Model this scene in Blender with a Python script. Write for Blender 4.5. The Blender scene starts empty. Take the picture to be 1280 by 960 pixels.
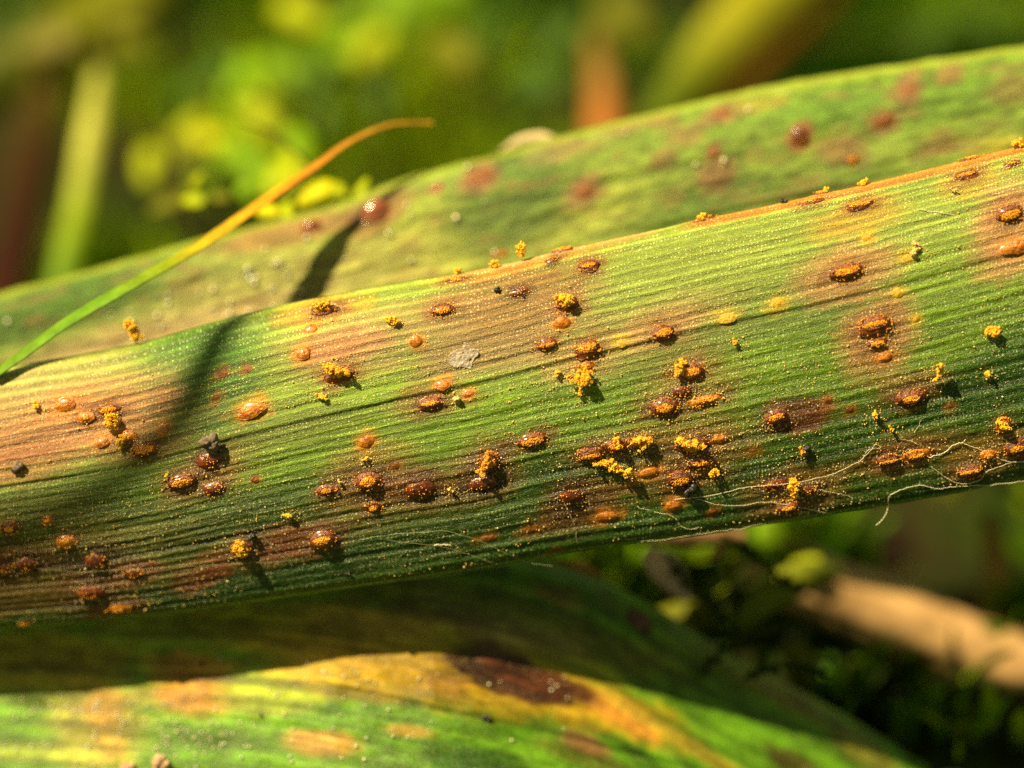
import bpy, math, random
import numpy as np
from mathutils import Vector

# ------------------------------------------------------------------ camera, sky, sun, exposure
S = bpy.context.scene
COL = S.collection
R = math.radians
PITCH = R(30)                       # one Blender unit stands for one millimetre of the real plant
DIST = 89.0
PXU = 40.0                          # photograph pixels per unit in the plane of focus
C0 = np.array([0.0, 0.0, 16.0])
RT = np.array([1.0, 0, 0])
FW = np.array([0, math.cos(PITCH), -math.sin(PITCH)])
UP = np.array([0, math.sin(PITCH), math.cos(PITCH)])
cam = bpy.data.cameras.new('camera')
camo = bpy.data.objects.new('camera', cam)
COL.objects.link(camo)
camo.location = Vector(C0 - FW * DIST)
camo.rotation_euler = (R(90) - PITCH, 0, 0)
cam.lens = 36 * DIST / 32
cam.sensor_width = 36
cam.clip_start = 1
cam.clip_end = 3000
cam.dof.use_dof = True
cam.dof.focus_distance = DIST + 0.35
cam.dof.aperture_fstop = 0.1 / 5.6
S.camera = camo

sun_cam = np.array([-0.51, 0.69, 0.51])          # towards the sun: left, up, towards the viewer
sv = RT * sun_cam[0] + UP * sun_cam[1] - FW * sun_cam[2]
sv = sv / np.linalg.norm(sv)
elev = math.asin(sv[2])
azim = math.atan2(sv[0], sv[1])
W = bpy.data.worlds.new('World')
S.world = W
W.use_nodes = True
wn = W.node_tree.nodes
sky = wn.new('ShaderNodeTexSky')
sky.sky_type = 'NISHITA'
sky.sun_disc = False
sky.sun_elevation = elev
sky.sun_rotation = azim
wn['Background'].inputs['Strength'].default_value = 0.055
tint = wn.new('ShaderNodeMix'); tint.data_type = 'RGBA'; tint.blend_type = 'MULTIPLY'   # low warm sun: the sky light is yellowed by haze and by the meadow round the plant
tint.inputs[0].default_value = 1.0; tint.inputs[7].default_value = (1.0, 0.80, 0.30, 1)
W.node_tree.links.new(sky.outputs[0], tint.inputs[6])
W.node_tree.links.new(tint.outputs[2], wn['Background'].inputs['Color'])
sl = bpy.data.lights.new('sun', 'SUN')
sl.energy = 5.0
sl.angle = R(0.5)
sl.color = (1.0, 0.80, 0.44)
slo = bpy.data.objects.new('sun', sl)
COL.objects.link(slo)
slo.rotation_euler = Vector(sv).to_track_quat('Z', 'Y').to_euler()
slo.location = (0, 0, 200)
S.view_settings.view_transform = 'Standard'
S.view_settings.look = 'None'
S.view_settings.exposure = 1.2
S.view_settings.gamma = 1
S.render.engine = 'CYCLES'
S.cycles.use_denoising = False
S.cycles.max_bounces = 6
S.cycles.sample_clamp_indirect = 4

rng = np.random.default_rng(7)
random.seed(7)


# ------------------------------------------------------------------ helpers
def P(px, py, d):
    """a photograph pixel at depth d behind the plane of focus, as a world point (arrays allowed)"""
    px, py, d = np.broadcast_arrays(np.asarray(px, float), np.asarray(py, float), np.asarray(d, float))
    k = (1 + d / DIST) / PXU
    return C0 + d[..., None] * FW + ((px - 640) * k)[..., None] * RT + ((480 - py) * k)[..., None] * UP


def depth_of(p):
    return (np.asarray(p) - C0) @ FW


def hash2(ix, iy, seed):
    n = (ix.astype(np.int64) * 374761393 + iy.astype(np.int64) * 668265263 + seed * 974634777) & 0xffffffff
    n = ((n ^ (n >> 13)) * 1274126177) & 0xffffffff
    n = n ^ (n >> 16)
    return (n & 0xffff) / 65535.0


def vnoise(x, y, seed=0):
    x = np.asarray(x, float); y = np.asarray(y, float)
    ix = np.floor(x); iy = np.floor(y)
    fx = x - ix; fy = y - iy
    fx = fx * fx * (3 - 2 * fx); fy = fy * fy * (3 - 2 * fy)
    a = hash2(ix, iy, seed); b = hash2(ix + 1, iy, seed); c = hash2(ix, iy + 1, seed); d = hash2(ix + 1, iy + 1, seed)
    return (a * (1 - fx) + b * fx) * (1 - fy) + (c * (1 - fx) + d * fx) * fy


def fbm(x, y, seed=0, octaves=4):
    s = 0; a = 0.5; t = 0
    for o in range(octaves):
        s = s + a * vnoise(x * 2 ** o, y * 2 ** o, seed + o * 17); t += a; a *= 0.5
    return s / t


def sstep(a, b, x):
    t = np.clip((x - a) / (b - a), 0, 1)
    return t * t * (3 - 2 * t)


def spline(xs, ys):
    xs = np.array(xs, float); ys = np.array(ys, float)
    m = np.gradient(ys, xs)

    def f(x):
        x = np.asarray(x, float)
        i = np.clip(np.searchsorted(xs, x) - 1, 0, len(xs) - 2)
        h = xs[i + 1] - xs[i]
        t = (x - xs[i]) / h
        t = np.clip(t, -3, 4)
        h00 = 2 * t**3 - 3 * t**2 + 1; h10 = t**3 - 2 * t**2 + t; h01 = -2 * t**3 + 3 * t**2; h11 = t**3 - t**2
        v = h00 * ys[i] + h10 * h * m[i] + h01 * ys[i + 1] + h11 * h * m[i + 1]
        v = np.where(x < xs[0], ys[0] + (x - xs[0]) * m[0], v)
        return np.where(x > xs[-1], ys[-1] + (x - xs[-1]) * m[-1], v)
    return f


def mesh_np(name, verts, faces, smooth=True):
    """faces: an (n, k) integer array, or a list of such arrays"""
    if not isinstance(faces, list):
        faces = [faces]
    faces = [np.asarray(f, np.int32) for f in faces if len(f)]
    me = bpy.data.meshes.new(name)
    verts = np.asarray(verts, np.float32).reshape(-1, 3)
    me.vertices.add(len(verts)); me.vertices.foreach_set('co', verts.ravel())
    loops = np.concatenate([f.ravel() for f in faces])
    tot = np.concatenate([np.full(len(f), f.shape[1], np.int32) for f in faces])
    start = np.concatenate([[0], np.cumsum(tot)[:-1]]).astype(np.int32)
    me.loops.add(len(loops)); me.loops.foreach_set('vertex_index', loops)
    me.polygons.add(len(tot)); me.polygons.foreach_set('loop_start', start); me.polygons.foreach_set('loop_total', tot)
    me.update(calc_edges=True)
    if smooth:
        me.polygons.foreach_set('use_smooth', np.ones(len(tot), bool))
    return me


def col_attr(me, cols, name='pigment'):
    a = me.attributes.new(name, 'FLOAT_COLOR', 'POINT')
    c = np.ones((len(me.vertices), 4), np.float32)
    c[:, :3] = cols
    a.data.foreach_set('color', c.ravel())


def vec_attr(me, v, name):
    a = me.attributes.new(name, 'FLOAT_VECTOR', 'POINT')
    a.data.foreach_set('vector', np.asarray(v, np.float32).ravel())


def link(name, me, mat=None, parent=None):
    o = bpy.data.objects.new(name, me)
    COL.objects.link(o)
    if mat is not None:
        me.materials.append(mat)
    if parent is not None:
        o.parent = parent
        o.matrix_parent_inverse = parent.matrix_world.inverted() if parent.type != 'EMPTY' else __import__('mathutils').Matrix.Translation(-parent.location)
    return o


def empty(name, loc):
    o = bpy.data.objects.new(name, None)
    COL.objects.link(o)
    o.location = Vector(loc)
    return o


def tag(o, label=None, cat=None, group=None, kind=None):
    if label: o['label'] = label
    if cat: o['category'] = cat
    if group: o['group'] = group
    if kind: o['kind'] = kind
    return o


def grid_faces(nx, ny, closed_y=False, base=0):
    i, j = np.meshgrid(np.arange(nx - 1), np.arange(ny if closed_y else ny - 1), indexing='ij')
    j2 = (j + 1) % ny
    return np.stack([i * ny + j, (i + 1) * ny + j, (i + 1) * ny + j2, i * ny + j2], -1).reshape(-1, 4) + base


def tube(points, radii, n=8, rough=0.0, seed=0, cap=True):
    """verts and faces of a tapering tube round a polyline of world points"""
    pts = np.asarray(points, float)
    rad = np.broadcast_to(np.asarray(radii, float), (len(pts),))
    T = np.gradient(pts, axis=0); T /= np.linalg.norm(T, axis=1)[:, None] + 1e-9
    ref = np.array([0.13, 0.31, 0.94])
    A = np.cross(T, ref); A /= np.linalg.norm(A, axis=1)[:, None] + 1e-9
    B = np.cross(T, A)
    ang = np.linspace(0, 2 * np.pi, n, endpoint=False)
    rr = rad[:, None] * (1 + rough * (np.random.default_rng(seed).random((len(pts), n)) - .5))
    V = pts[:, None] + rr[..., None] * (np.cos(ang)[None, :, None] * A[:, None] + np.sin(ang)[None, :, None] * B[:, None])
    V = V.reshape(-1, 3)
    F = [grid_faces(len(pts), n, True)]
    if cap:
        m = len(V)
        V = np.vstack([V, pts[0], pts[-1]])
        a = np.arange(n); b = (a + 1) % n
        e = (len(pts) - 1) * n
        F.append(np.stack([b, a, np.full(n, m)], -1)); F.append(np.stack([e + a, e + b, np.full(n, m + 1)], -1))
    return V, F


def smooth_path(pts, n=24, wob=0.0, seed=0):
    pts = np.asarray(pts, float)
    t = np.concatenate([[0], np.cumsum(np.linalg.norm(np.diff(pts, axis=0), axis=1))])
    tt = np.linspace(0, t[-1], n)
    out = np.stack([spline(t, pts[:, k])(tt) for k in range(pts.shape[1])], -1)
    if wob:
        r = np.random.default_rng(seed)
        w = np.cumsum(r.normal(0, 1, out.shape), axis=0)
        w -= np.linspace(0, 1, n)[:, None] * w[-1]
        out = out + w * wob
    return out


PHI = (1 + 5 ** .5) / 2
ICO = np.array([[-1, PHI, 0], [1, PHI, 0], [-1, -PHI, 0], [1, -PHI, 0], [0, -1, PHI], [0, 1, PHI], [0, -1, -PHI], [0, 1, -PHI],
                [PHI, 0, -1], [PHI, 0, 1], [-PHI, 0, -1], [-PHI, 0, 1]]) / math.sqrt(1 + PHI * PHI)
ICOF = np.array([[0, 11, 5], [0, 5, 1], [0, 1, 7], [0, 7, 10], [0, 10, 11], [1, 5, 9], [5, 11, 4], [11, 10, 2], [10, 7, 6], [7, 1, 8],
                 [3, 9, 4], [3, 4, 2], [3, 2, 6], [3, 6, 8], [3, 8, 9], [4, 9, 5], [2, 4, 11], [6, 2, 10], [8, 6, 7], [9, 8, 1]])


def grains(centers, radii, seed=0, squash=0.35):
    r = np.random.default_rng(seed)
    c = np.asarray(centers, float); n = len(c)
    q = r.normal(size=(n, 3, 3)); Q, _ = np.linalg.qr(q)
    base = ICO[None] * (1 + squash * (r.random((n, 12, 1)) - .5)) * (1 + squash * (r.random((n, 1, 3)) - .5))
    V = np.einsum('nij,nkj->nki', Q, base) * np.asarray(radii)[:, None, None] + c[:, None]
    F = (ICOF[None] + (np.arange(n) * 12)[:, None, None]).reshape(-1, 3)
    return V.reshape(-1, 3), F


def join(parts):
    V = []; F = []; b = 0
    for v, f in parts:
        v = np.asarray(v).reshape(-1, 3)
        for g in (f if isinstance(f, list) else [f]):
            if len(g): F.append(np.asarray(g) + b)
        V.append(v); b += len(v)
    by = {}
    for g in F:
        by.setdefault(g.shape[1], []).append(g)
    return np.vstack(V), [np.vstack(v) for v in by.values()]


# ------------------------------------------------------------------ materials
def new_mat(name):
    m = bpy.data.materials.new(name); m.use_nodes = True
    nt = m.node_tree
    b = nt.nodes['Principled BSDF']
    return m, nt, b


def N(nt, t, **kw):
    n = nt.nodes.new(t)
    for k, v in kw.items():
        if k.startswith('i_'):
            n.inputs[int(k[2:]) if k[2:].isdigit() else k[2:]].default_value = v
        else:
            setattr(n, k, v)
    return n


def math_(nt, op, a, b=None, c=None, clamp=False):
    n = nt.nodes.new('ShaderNodeMath'); n.operation = op; n.use_clamp = clamp
    for i, v in enumerate((a, b, c)):
        if v is None: continue
        if isinstance(v, (int, float)): n.inputs[i].default_value = v
        else: nt.links.new(v, n.inputs[i])
    return n.outputs[0]


def vmath(nt, op, a, b=None):
    n = nt.nodes.new('ShaderNodeVectorMath'); n.operation = op
    for i, v in enumerate((a, b)):
        if v is None: continue
        if isinstance(v, tuple): n.inputs[i].default_value = v
        else: nt.links.new(v, n.inputs[i])
    return n.outputs[0]


def mixc(nt, fac, a, b, mode='MIX'):
    n = nt.nodes.new('ShaderNodeMix'); n.data_type = 'RGBA'; n.blend_type = mode
    for s, v in ((0, fac), (6, a), (7, b)):
        if isinstance(v, (int, float)): n.inputs[s].default_value = v
        elif isinstance(v, tuple): n.inputs[s].default_value = (*v, 1)
        else: nt.links.new(v, n.inputs[s])
    return n.outputs[2]


def ramp(nt, fac, stops):
    n = nt.nodes.new('ShaderNodeValToRGB')
    el = n.color_ramp.elements
    while len(el) < len(stops): el.new(0.5)
    for e, (p, c) in zip(el, stops):
        e.position = p; e.color = (*c, 1) if len(c) == 3 else c
    nt.links.new(fac, n.inputs[0])
    return n.outputs[0]


def leaf_material(name, dots=1.0, bump=0.25, rough=0.42, sss=0.12, grain=1.0, spec=0.4, fine=36.0):
    m, nt, b = new_mat(name)
    L = nt.links.new
    pig = N(nt, 'ShaderNodeAttribute', attribute_name='pigment').outputs['Color']
    uv = N(nt, 'ShaderNodeAttribute', attribute_name='leafuv').outputs['Vector']
    sep = N(nt, 'ShaderNodeSeparateXYZ'); L(uv, sep.inputs[0])
    # longitudinal streaks between the veins
    st = N(nt, 'ShaderNodeTexNoise', i_Scale=1.0, i_Detail=4.0, i_Roughness=0.6)
    L(vmath(nt, 'MULTIPLY', uv, (0.9, 9.0, 1.0)), st.inputs['Vector'])
    stv = math_(nt, 'MULTIPLY_ADD', st.outputs['Fac'], 1.1 * grain, 1 - 0.55 * grain)
    fi = N(nt, 'ShaderNodeTexNoise', i_Scale=1.0, i_Detail=3.0, i_Roughness=0.65)
    L(vmath(nt, 'MULTIPLY', uv, (fine * .55, fine, 1.0)), fi.inputs['Vector'])
    fiv = math_(nt, 'MULTIPLY_ADD', fi.outputs['Fac'], 2.2 * grain, 1 - 1.1 * grain)
    c = mixc(nt, 1.0, pig, math_(nt, 'MULTIPLY', stv, fiv), 'MULTIPLY')
    # epidermal cells as fine flecks, with whitish sparkle put into the colour
    vo = N(nt, 'ShaderNodeTexVoronoi', feature='F1', i_Scale=1.0, i_Randomness=1.0)
    L(vmath(nt, 'MULTIPLY', uv, (19.0, 30.0, 1.0)), vo.inputs['Vector'])
    vs = N(nt, 'ShaderNodeSeparateColor'); L(vo.outputs['Color'], vs.inputs[0])
    fleck = math_(nt, 'MULTIPLY', math_(nt, 'GREATER_THAN', vs.outputs[0], 0.66), math_(nt, 'LESS_THAN', vo.outputs['Distance'], 0.42))
    c = mixc(nt, math_(nt, 'MULTIPLY', fleck, 0.34 * grain), c, mixc(nt, 0.5, (0.62, 0.56, 0.26), mixc(nt, 1.0, c, (2.2, 2.2, 2.2), 'MULTIPLY')))
    # rows of pale stomata along the veins
    if dots:
        wob = N(nt, 'ShaderNodeTexNoise', i_Scale=0.35, i_Detail=1.0)
        L(uv, wob.inputs['Vector'])
        cu, cv = 0.115, 0.135
        sc = vmath(nt, 'MULTIPLY', uv, (1 / cu, 1 / cv, 0.0))
        sc = vmath(nt, 'ADD', sc, vmath(nt, 'MULTIPLY', wob.outputs['Color'], (0.0, 1.2, 0.0)))
        v2 = N(nt, 'ShaderNodeTexVoronoi', feature='F1', voronoi_dimensions='2D', i_Scale=1.0, i_Randomness=0.42)
        L(sc, v2.inputs['Vector'])
        dv = vmath(nt, 'MULTIPLY', vmath(nt, 'SUBTRACT', v2.outputs['Position'], sc), (cu, cv, 0.0))
        ln = N(nt, 'ShaderNodeVectorMath', operation='LENGTH'); L(dv, ln.inputs[0])
        s2 = N(nt, 'ShaderNodeSeparateColor'); L(v2.outputs['Color'], s2.inputs[0])
        rowm = N(nt, 'ShaderNodeTexNoise', i_Scale=1.0, i_Detail=2.0)
        L(vmath(nt, 'MULTIPLY', uv, (0.35, 3.2, 1.0)), rowm.inputs['Vector'])
        keep = math_(nt, 'LESS_THAN', s2.outputs[0], math_(nt, 'MULTIPLY_ADD', rowm.outputs['Fac'], 4.6, -1.95))
        near = math_(nt, 'LESS_THAN', ln.outputs['Value'], math_(nt, 'MULTIPLY_ADD', s2.outputs[1], 0.018, 0.015))
        dot = math_(nt, 'MULTIPLY', near, keep)
        c = mixc(nt, math_(nt, 'MULTIPLY', dot, 0.66 * dots), c, mixc(nt, 0.5, (0.62, 0.60, 0.34), mixc(nt, 1.0, c, (3.0, 3.0, 3.0), 'MULTIPLY')))
    L(c, b.inputs['Base Color'])
    b.inputs['Roughness'].default_value = rough
    b.inputs['Specular IOR Level'].default_value = spec
    b.inputs['Subsurface Weight'].default_value = sss
    b.inputs['Subsurface Radius'].default_value = (0.6, 0.8, 0.2)
    b.inputs['Subsurface Scale'].default_value = 0.35
    # relief: cells plus streaks
    f2 = N(nt, 'ShaderNodeTexNoise', i_Scale=1.0, i_Detail=2.0)
    L(vmath(nt, 'MULTIPLY', uv, (24.0, 34.0, 1.0)), f2.inputs['Vector'])
    h = math_(nt, 'ADD', math_(nt, 'MULTIPLY', f2.outputs['Fac'], 0.06), math_(nt, 'MULTIPLY', st.outputs['Fac'], 0.10))
    if dots:
        h = math_(nt, 'ADD', h, math_(nt, 'MULTIPLY', dot, 0.03))
    bp = N(nt, 'ShaderNodeBump', i_Strength=bump * 2, i_Distance=1.0)
    L(h, bp.inputs['Height']); L(bp.outputs[0], b.inputs['Normal'])
    return m


def object_material(name, c1, c2, rough=0.5, scale=8.0, sss=0.0, bump=0.0, spec=0.5, radius=(0.3, 0.12, 0.03), attr=False, coat=0.0, transl=0.0):
    m, nt, b = new_mat(name)
    L = nt.links.new
    tc = N(nt, 'ShaderNodeTexCoord')
    no = N(nt, 'ShaderNodeTexNoise', i_Scale=scale, i_Detail=4.0, i_Roughness=0.6)
    L(tc.outputs['Object'], no.inputs['Vector'])
    fac = ramp(nt, no.outputs['Fac'], [(0.32, (0, 0, 0)), (0.68, (1, 1, 1))])
    if attr:
        pig = N(nt, 'ShaderNodeAttribute', attribute_name='pigment').outputs['Color']
        c = mixc(nt, 1.0, pig, mixc(nt, fac, (0.72, 0.72, 0.72), (1.25, 1.25, 1.25)), 'MULTIPLY')
    else:
        c = mixc(nt, fac, c1, c2)
    L(c, b.inputs['Base Color'])
    b.inputs['Roughness'].default_value = rough
    b.inputs['Specular IOR Level'].default_value = spec
    b.inputs['Coat Weight'].default_value = coat
    b.inputs['Coat Roughness'].default_value = 0.15
    if sss:
        b.inputs['Subsurface Weight'].default_value = sss
        b.inputs['Subsurface Radius'].default_value = radius
        b.inputs['Subsurface Scale'].default_value = 1.0
    if bump:
        bp = N(nt, 'ShaderNodeBump', i_Strength=bump, i_Distance=0.1)
        L(no.outputs['Fac'], bp.inputs['Height']); L(bp.outputs[0], b.inputs['Normal'])
    if transl:
        tr = N(nt, 'ShaderNodeBsdfTranslucent'); L(c, tr.inputs['Color'])
        mx = N(nt, 'ShaderNodeMixShader', i_0=transl)
        L(b.outputs[0], mx.inputs[1]); L(tr.outputs[0], mx.inputs[2])
        L(mx.outputs[0], nt.nodes['Material Output'].inputs['Surface'])
    return m


M = {}
M['leaf'] = leaf_material('rusty_leaf', dots=1.0, bump=0.34, rough=0.34, sss=0.05, spec=0.32)
M['leaf_back'] = leaf_material('soft_leaf', dots=0.6, bump=0.22, rough=0.42, sss=0.15, grain=0.6, spec=.2)
M['leaf_low'] = leaf_material('yellowing_leaf', dots=0.25, bump=0.2, rough=0.38, sss=0.12, grain=0.7, spec=.22)
M['skin'] = object_material('blistered_epidermis', (0.05, 0.009, 0.002), (0.25, 0.062, 0.007), 0.32, 7.0, 0.2, 1.0, 0.5, (0.1, 0.03, 0.01), coat=0.25)
M['amber'] = object_material('amber_blister', (0.20, 0.045, 0.002), (0.56, 0.20, 0.006), 0.28, 6.0, 0.12, 0.9, 0.5, (0.15, 0.06, 0.02), coat=0.3)
M['yellow'] = object_material('yellow_blister', (0.45, 0.26, 0.012), (0.58, 0.33, 0.02), 0.36, 9.0, 0.4, 0.8, 0.4)
M['faint'] = object_material('sunken_spot', (0.13, 0.040, 0.004), (0.22, 0.075, 0.006), 0.4, 9.0, 0.1, 0.8, 0.4)
M['dark'] = object_material('dark_blister', (0.035, 0.008, 0.004), (0.16, 0.035, 0.008), 0.3, 5.0, 0.15, 0.6, 0.45, (0.1, 0.03, 0.01), coat=0.2)
M['scar'] = object_material('dark_scar', (0.022, 0.007, 0.004), (0.10, 0.032, 0.012), 0.35, 1.6, 0.05, 0.6, 0.45)
M['bump'] = object_material('glossy_brown_bump', (0.14, 0.035, 0.012), (0.26, 0.08, 0.03), 0.22, 2.0, 0.1, 0.2, 0.8, coat=.6)
M['spore'] = object_material('orange_spores', (0.50, 0.16, 0.006), (0.90, 0.42, 0.014), 0.38, 9.0, 0.15, 0.0, 0.5, (0.12, 0.06, 0.01))
M['clump'] = object_material('golden_spores', (0.76, 0.36, 0.012), (0.92, 0.52, 0.03), 0.6, 10.0, 0.3, 0.0, 0.3, (0.12, 0.08, 0.01))
M['pale_clump'] = object_material('pale_spores', (0.72, 0.48, 0.14), (0.8, 0.58, 0.2), 0.6, 10.0, 0.3, 0.0, 0.3, (0.1, 0.08, 0.03))
M['fibre'] = object_material('silk_fibre', (0.62, 0.52, 0.34), (0.85, 0.78, 0.58), 0.4, 3.0, 0.0, 0.0, 0.6)
M['dim_fibre'] = object_material('thin_fibre', (0.22, 0.24, 0.10), (0.36, 0.36, 0.18), 0.4, 3.0, 0.0, 0.0, 0.6)
M['grit'] = object_material('black_grit', (0.008, 0.008, 0.009), (0.035, 0.030, 0.028), 0.35, 8.0, 0.0, 0.4, 0.5)
M['debris'] = object_material('grey_debris', (0.07, 0.05, 0.035), (0.22, 0.17, 0.12), 0.8, 6.0, 0.0, 0.6, 0.3)
M['flake'] = object_material('pale_flake', (0.34, 0.25, 0.19), (0.62, 0.54, 0.46), 0.3, 9.0, 0.1, 0.6, 0.6)
M['dew'] = object_material('dew', (0.55, 0.6, 0.5), (0.75, 0.65, 0.4), 0.60, 3.0, 0.0, 0.0, 1.0)
M['dew'].node_tree.nodes['Principled BSDF'].inputs['Metallic'].default_value = 0.85
M['blade'] = object_material('grass_blade', None, None, 0.55, 2.0, 0.0, 0.1, 0.12, attr=True, transl=0.3)
M['matt'] = object_material('matt_plant', None, None, 0.8, 1.2, 0.0, 0.3, 0.08, attr=True)
M['straw'] = object_material('dry_straw', (0.26, 0.15, 0.06), (0.50, 0.31, 0.13), 0.6, 0.5, 0.0, 0.3, 0.3)
M['crumb'] = object_material('sandy_crumb', (0.34, 0.20, 0.11), (0.6, 0.42, 0.28), 0.8, 3.0, 0.0, 0.6, 0.3)


# ------------------------------------------------------------------ ground
def soil_material():
    m, nt, b = new_mat('soil_and_moss')
    L = nt.links.new
    tc = N(nt, 'ShaderNodeTexCoord')
    a = N(nt, 'ShaderNodeTexNoise', i_Scale=0.09, i_Detail=4.0, i_Roughness=0.6); L(tc.outputs['Object'], a.inputs['Vector'])
    g = N(nt, 'ShaderNodeTexNoise', i_Scale=1.1, i_Detail=5.0, i_Roughness=0.7); L(tc.outputs['Object'], g.inputs['Vector'])
    moss = ramp(nt, g.outputs['Fac'], [(0.3, (0.004, 0.010, 0.001)), (0.55, (0.014, 0.028, 0.001)), (0.75, (0.035, 0.05, 0.002))])
    soil = ramp(nt, g.outputs['Fac'], [(0.3, (0.006, 0.004, 0.002)), (0.7, (0.03, 0.017, 0.006))])
    c = mixc(nt, ramp(nt, a.outputs['Fac'], [(0.42, (0, 0, 0)), (0.56, (1, 1, 1))]), soil, moss)
    L(c, b.inputs['Base Color'])
    b.inputs['Roughness'].default_value = 0.95
    b.inputs['Specular IOR Level'].default_value = 0.1
    bp = N(nt, 'ShaderNodeBump', i_Strength=0.6, i_Distance=0.5); L(g.outputs['Fac'], bp.inputs['Height']); L(bp.outputs[0], b.inputs['Normal'])
    return m


def build_ground():
    ax = np.concatenate([[-1500, -700, -300, -160], np.linspace(-90, 90, 181), [160, 300, 700, 1500]])
    ay = np.concatenate([[-1500, -500, -200, -110], np.linspace(-60, 120, 181), [200, 400, 900, 1600]])
    X, Y = np.meshgrid(ax, ay, indexing='ij')
    Z = (fbm(X * .12, Y * .12, 3, 4) - .5) * 3.2 + (fbm(X * .5, Y * .5, 9, 3) - .5) * 1.2
    V = np.stack([X, Y, Z], -1).reshape(-1, 3)
    o = link('ground', mesh_np('ground', V, grid_faces(len(ax), len(ay))), soil_material())
    tag(o, 'dark soil with moss patches under the leaves', None, None, 'structure')


def ground_z(x, y):
    return (fbm(x * .12, y * .12, 3, 4) - .5) * 3.2 + (fbm(x * .5, y * .5, 9, 3) - .5) * 1.2


build_ground()

GREENS = np.array([[0.016, 0.048, 0.001], [0.045, 0.105, 0.001], [0.11, 0.19, 0.001], [0.24, 0.30, 0.001], [0.13, 0.14, 0.002], [0.008, 0.014, 0.001]])


def blades(base, tip_dir, length, width, cols, lift, seg=4, seed=0):
    """many curved leaf blades in one mesh: base (n,3), direction (n,3), arrays of size n"""
    n = len(base)
    side = np.cross(tip_dir, rng.normal(size=(n, 3))); side /= np.linalg.norm(side, axis=1)[:, None]
    t = np.linspace(0, 1, seg + 1)
    prof = np.array([0.45, 0.95, 1.0, 0.7, 0.06]) if seg == 4 else np.sin(np.pi * np.clip(t * .9 + .1, 0, 1))
    ctr = base[:, None] + tip_dir[:, None] * (t[None, :, None] * length[:, None, None])
    ctr[..., 2] -= lift[:, None] * t[None] ** 2
    w = (width[:, None] * prof[None] / 2)[..., None] * side[:, None]
    V = np.stack([ctr - w, ctr + w], 2).reshape(-1, 3)
    k = (seg + 1) * 2
    f = np.array([[2 * s, 2 * s + 1, 2 * s + 3, 2 * s + 2] for s in range(seg)])
    F = (f[None] + (np.arange(n) * k)[:, None, None]).reshape(-1, 4)
    return V, F, np.repeat(cols, k, axis=0)


def build_undergrowth():
    n = 42000
    x = rng.uniform(-45, 45, n); y = rng.uniform(2, 95, n)
    dens = fbm(x * .11, y * .11, 21, 3)
    keep = rng.random(n) < sstep(.34, .55, dens)
    x, y, dens = x[keep], y[keep], dens[keep]; n = len(x)
    z = ground_z(x, y) - .1
    base = np.stack([x, y, z], -1)
    d = rng.normal(size=(n, 3)) * .7; d[:, 2] = np.abs(d[:, 2]) + .7; d /= np.linalg.norm(d, axis=1)[:, None]
    length = rng.uniform(1.0, 3.4, n) * (.6 + dens)
    k = fbm(x * .09 + 40, y * .09, 5, 3)
    idx = np.clip(((k - .28) / .44 * 4 + rng.normal(0, .8, n)), 0, 4.9).astype(int)
    dull = rng.random(n) < .16
    idx[dull] = 5
    tip = base + d * length[:, None]
    ok = (depth_of(base) > 7.5) & (depth_of(tip) > 7.5)
    V, F, c = blades(base[ok], d[ok], length[ok], rng.uniform(.25, .75, n)[ok], GREENS[idx][ok] * np.array([.82, 1.0, 1.0]) * rng.uniform(.8, 1.7, (ok.sum(), 1)), rng.uniform(0, 1, n)[ok])
    me = mesh_np('undergrowth', V, F); col_attr(me, c)
    o = link('undergrowth', me, M['blade'])
    tag(o, 'mossy green undergrowth covering the ground behind the leaves', None, None, 'stuff')


build_undergrowth()


# ------------------------------------------------------------------ single plants out of focus behind
def strip(pts, widths, thick, cols, face, n=26, m=9, curl=0.25, name='blade', rough_end=False):
    """a blade with thickness: pts world polyline, widths, face = direction its broad side looks at"""
    pth = smooth_path(pts, n)
    t = np.linspace(0, 1, n)
    tw = np.linspace(0, 1, len(widths))
    w = np.interp(t, tw, widths)
    cc = np.stack([np.interp(t, np.linspace(0, 1, len(cols)), np.array(cols)[:, k]) for k in range(3)], -1)
    T = np.gradient(pth, axis=0); T /= np.linalg.norm(T, axis=1)[:, None]
    Sd = np.cross(T, np.asarray(face, float)); Sd /= np.linalg.norm(Sd, axis=1)[:, None]
    Nn = np.cross(Sd, T)
    s = np.linspace(-1, 1, m)
    top = pth[:, None] + Sd[:, None] * (w[:, None] * s[None] / 2)[..., None] + Nn[:, None] * ((curl * w[:, None] * (1 - s[None] ** 2)))[..., None]
    th = np.minimum(thick, w * .5)[:, None] * (1 - .75 * s[None] ** 2)
    bot = (top - Nn[:, None] * th[..., None])[:, ::-1]
    ring = np.concatenate([top, bot], 1)
    V = ring.reshape(-1, 3); k = 2 * m
    F = [grid_faces(n, k, True)]
    mth = np.arange(m - 1)
    for row, flip in ((0, 1), (n - 1, 0)):
        q = np.stack([row * k + mth, row * k + mth + 1, row * k + k - 2 - mth, row * k + k - 1 - mth], -1)
        F.append(q[:, ::-1] if flip else q)
    me = mesh_np(name, V, F)
    col_attr(me, np.repeat(cc, k, axis=0))
    return me


def grass_thing(name, px, widths_px, thick, cols, label, cat, mat='blade', curl=0.2, face=None, group=None, to_ground=True):
    px = np.array(px, float)
    pts = P(px[:, 0], px[:, 1], px[:, 2])
    k = 1 + px[:, 2].mean() / DIST
    me = strip(pts, [w / PXU * k for w in widths_px], thick, cols, -FW if face is None else face, curl=curl, name=name)
    o = link(name, me, M[mat])
    return tag(o, label, cat, group)


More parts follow.
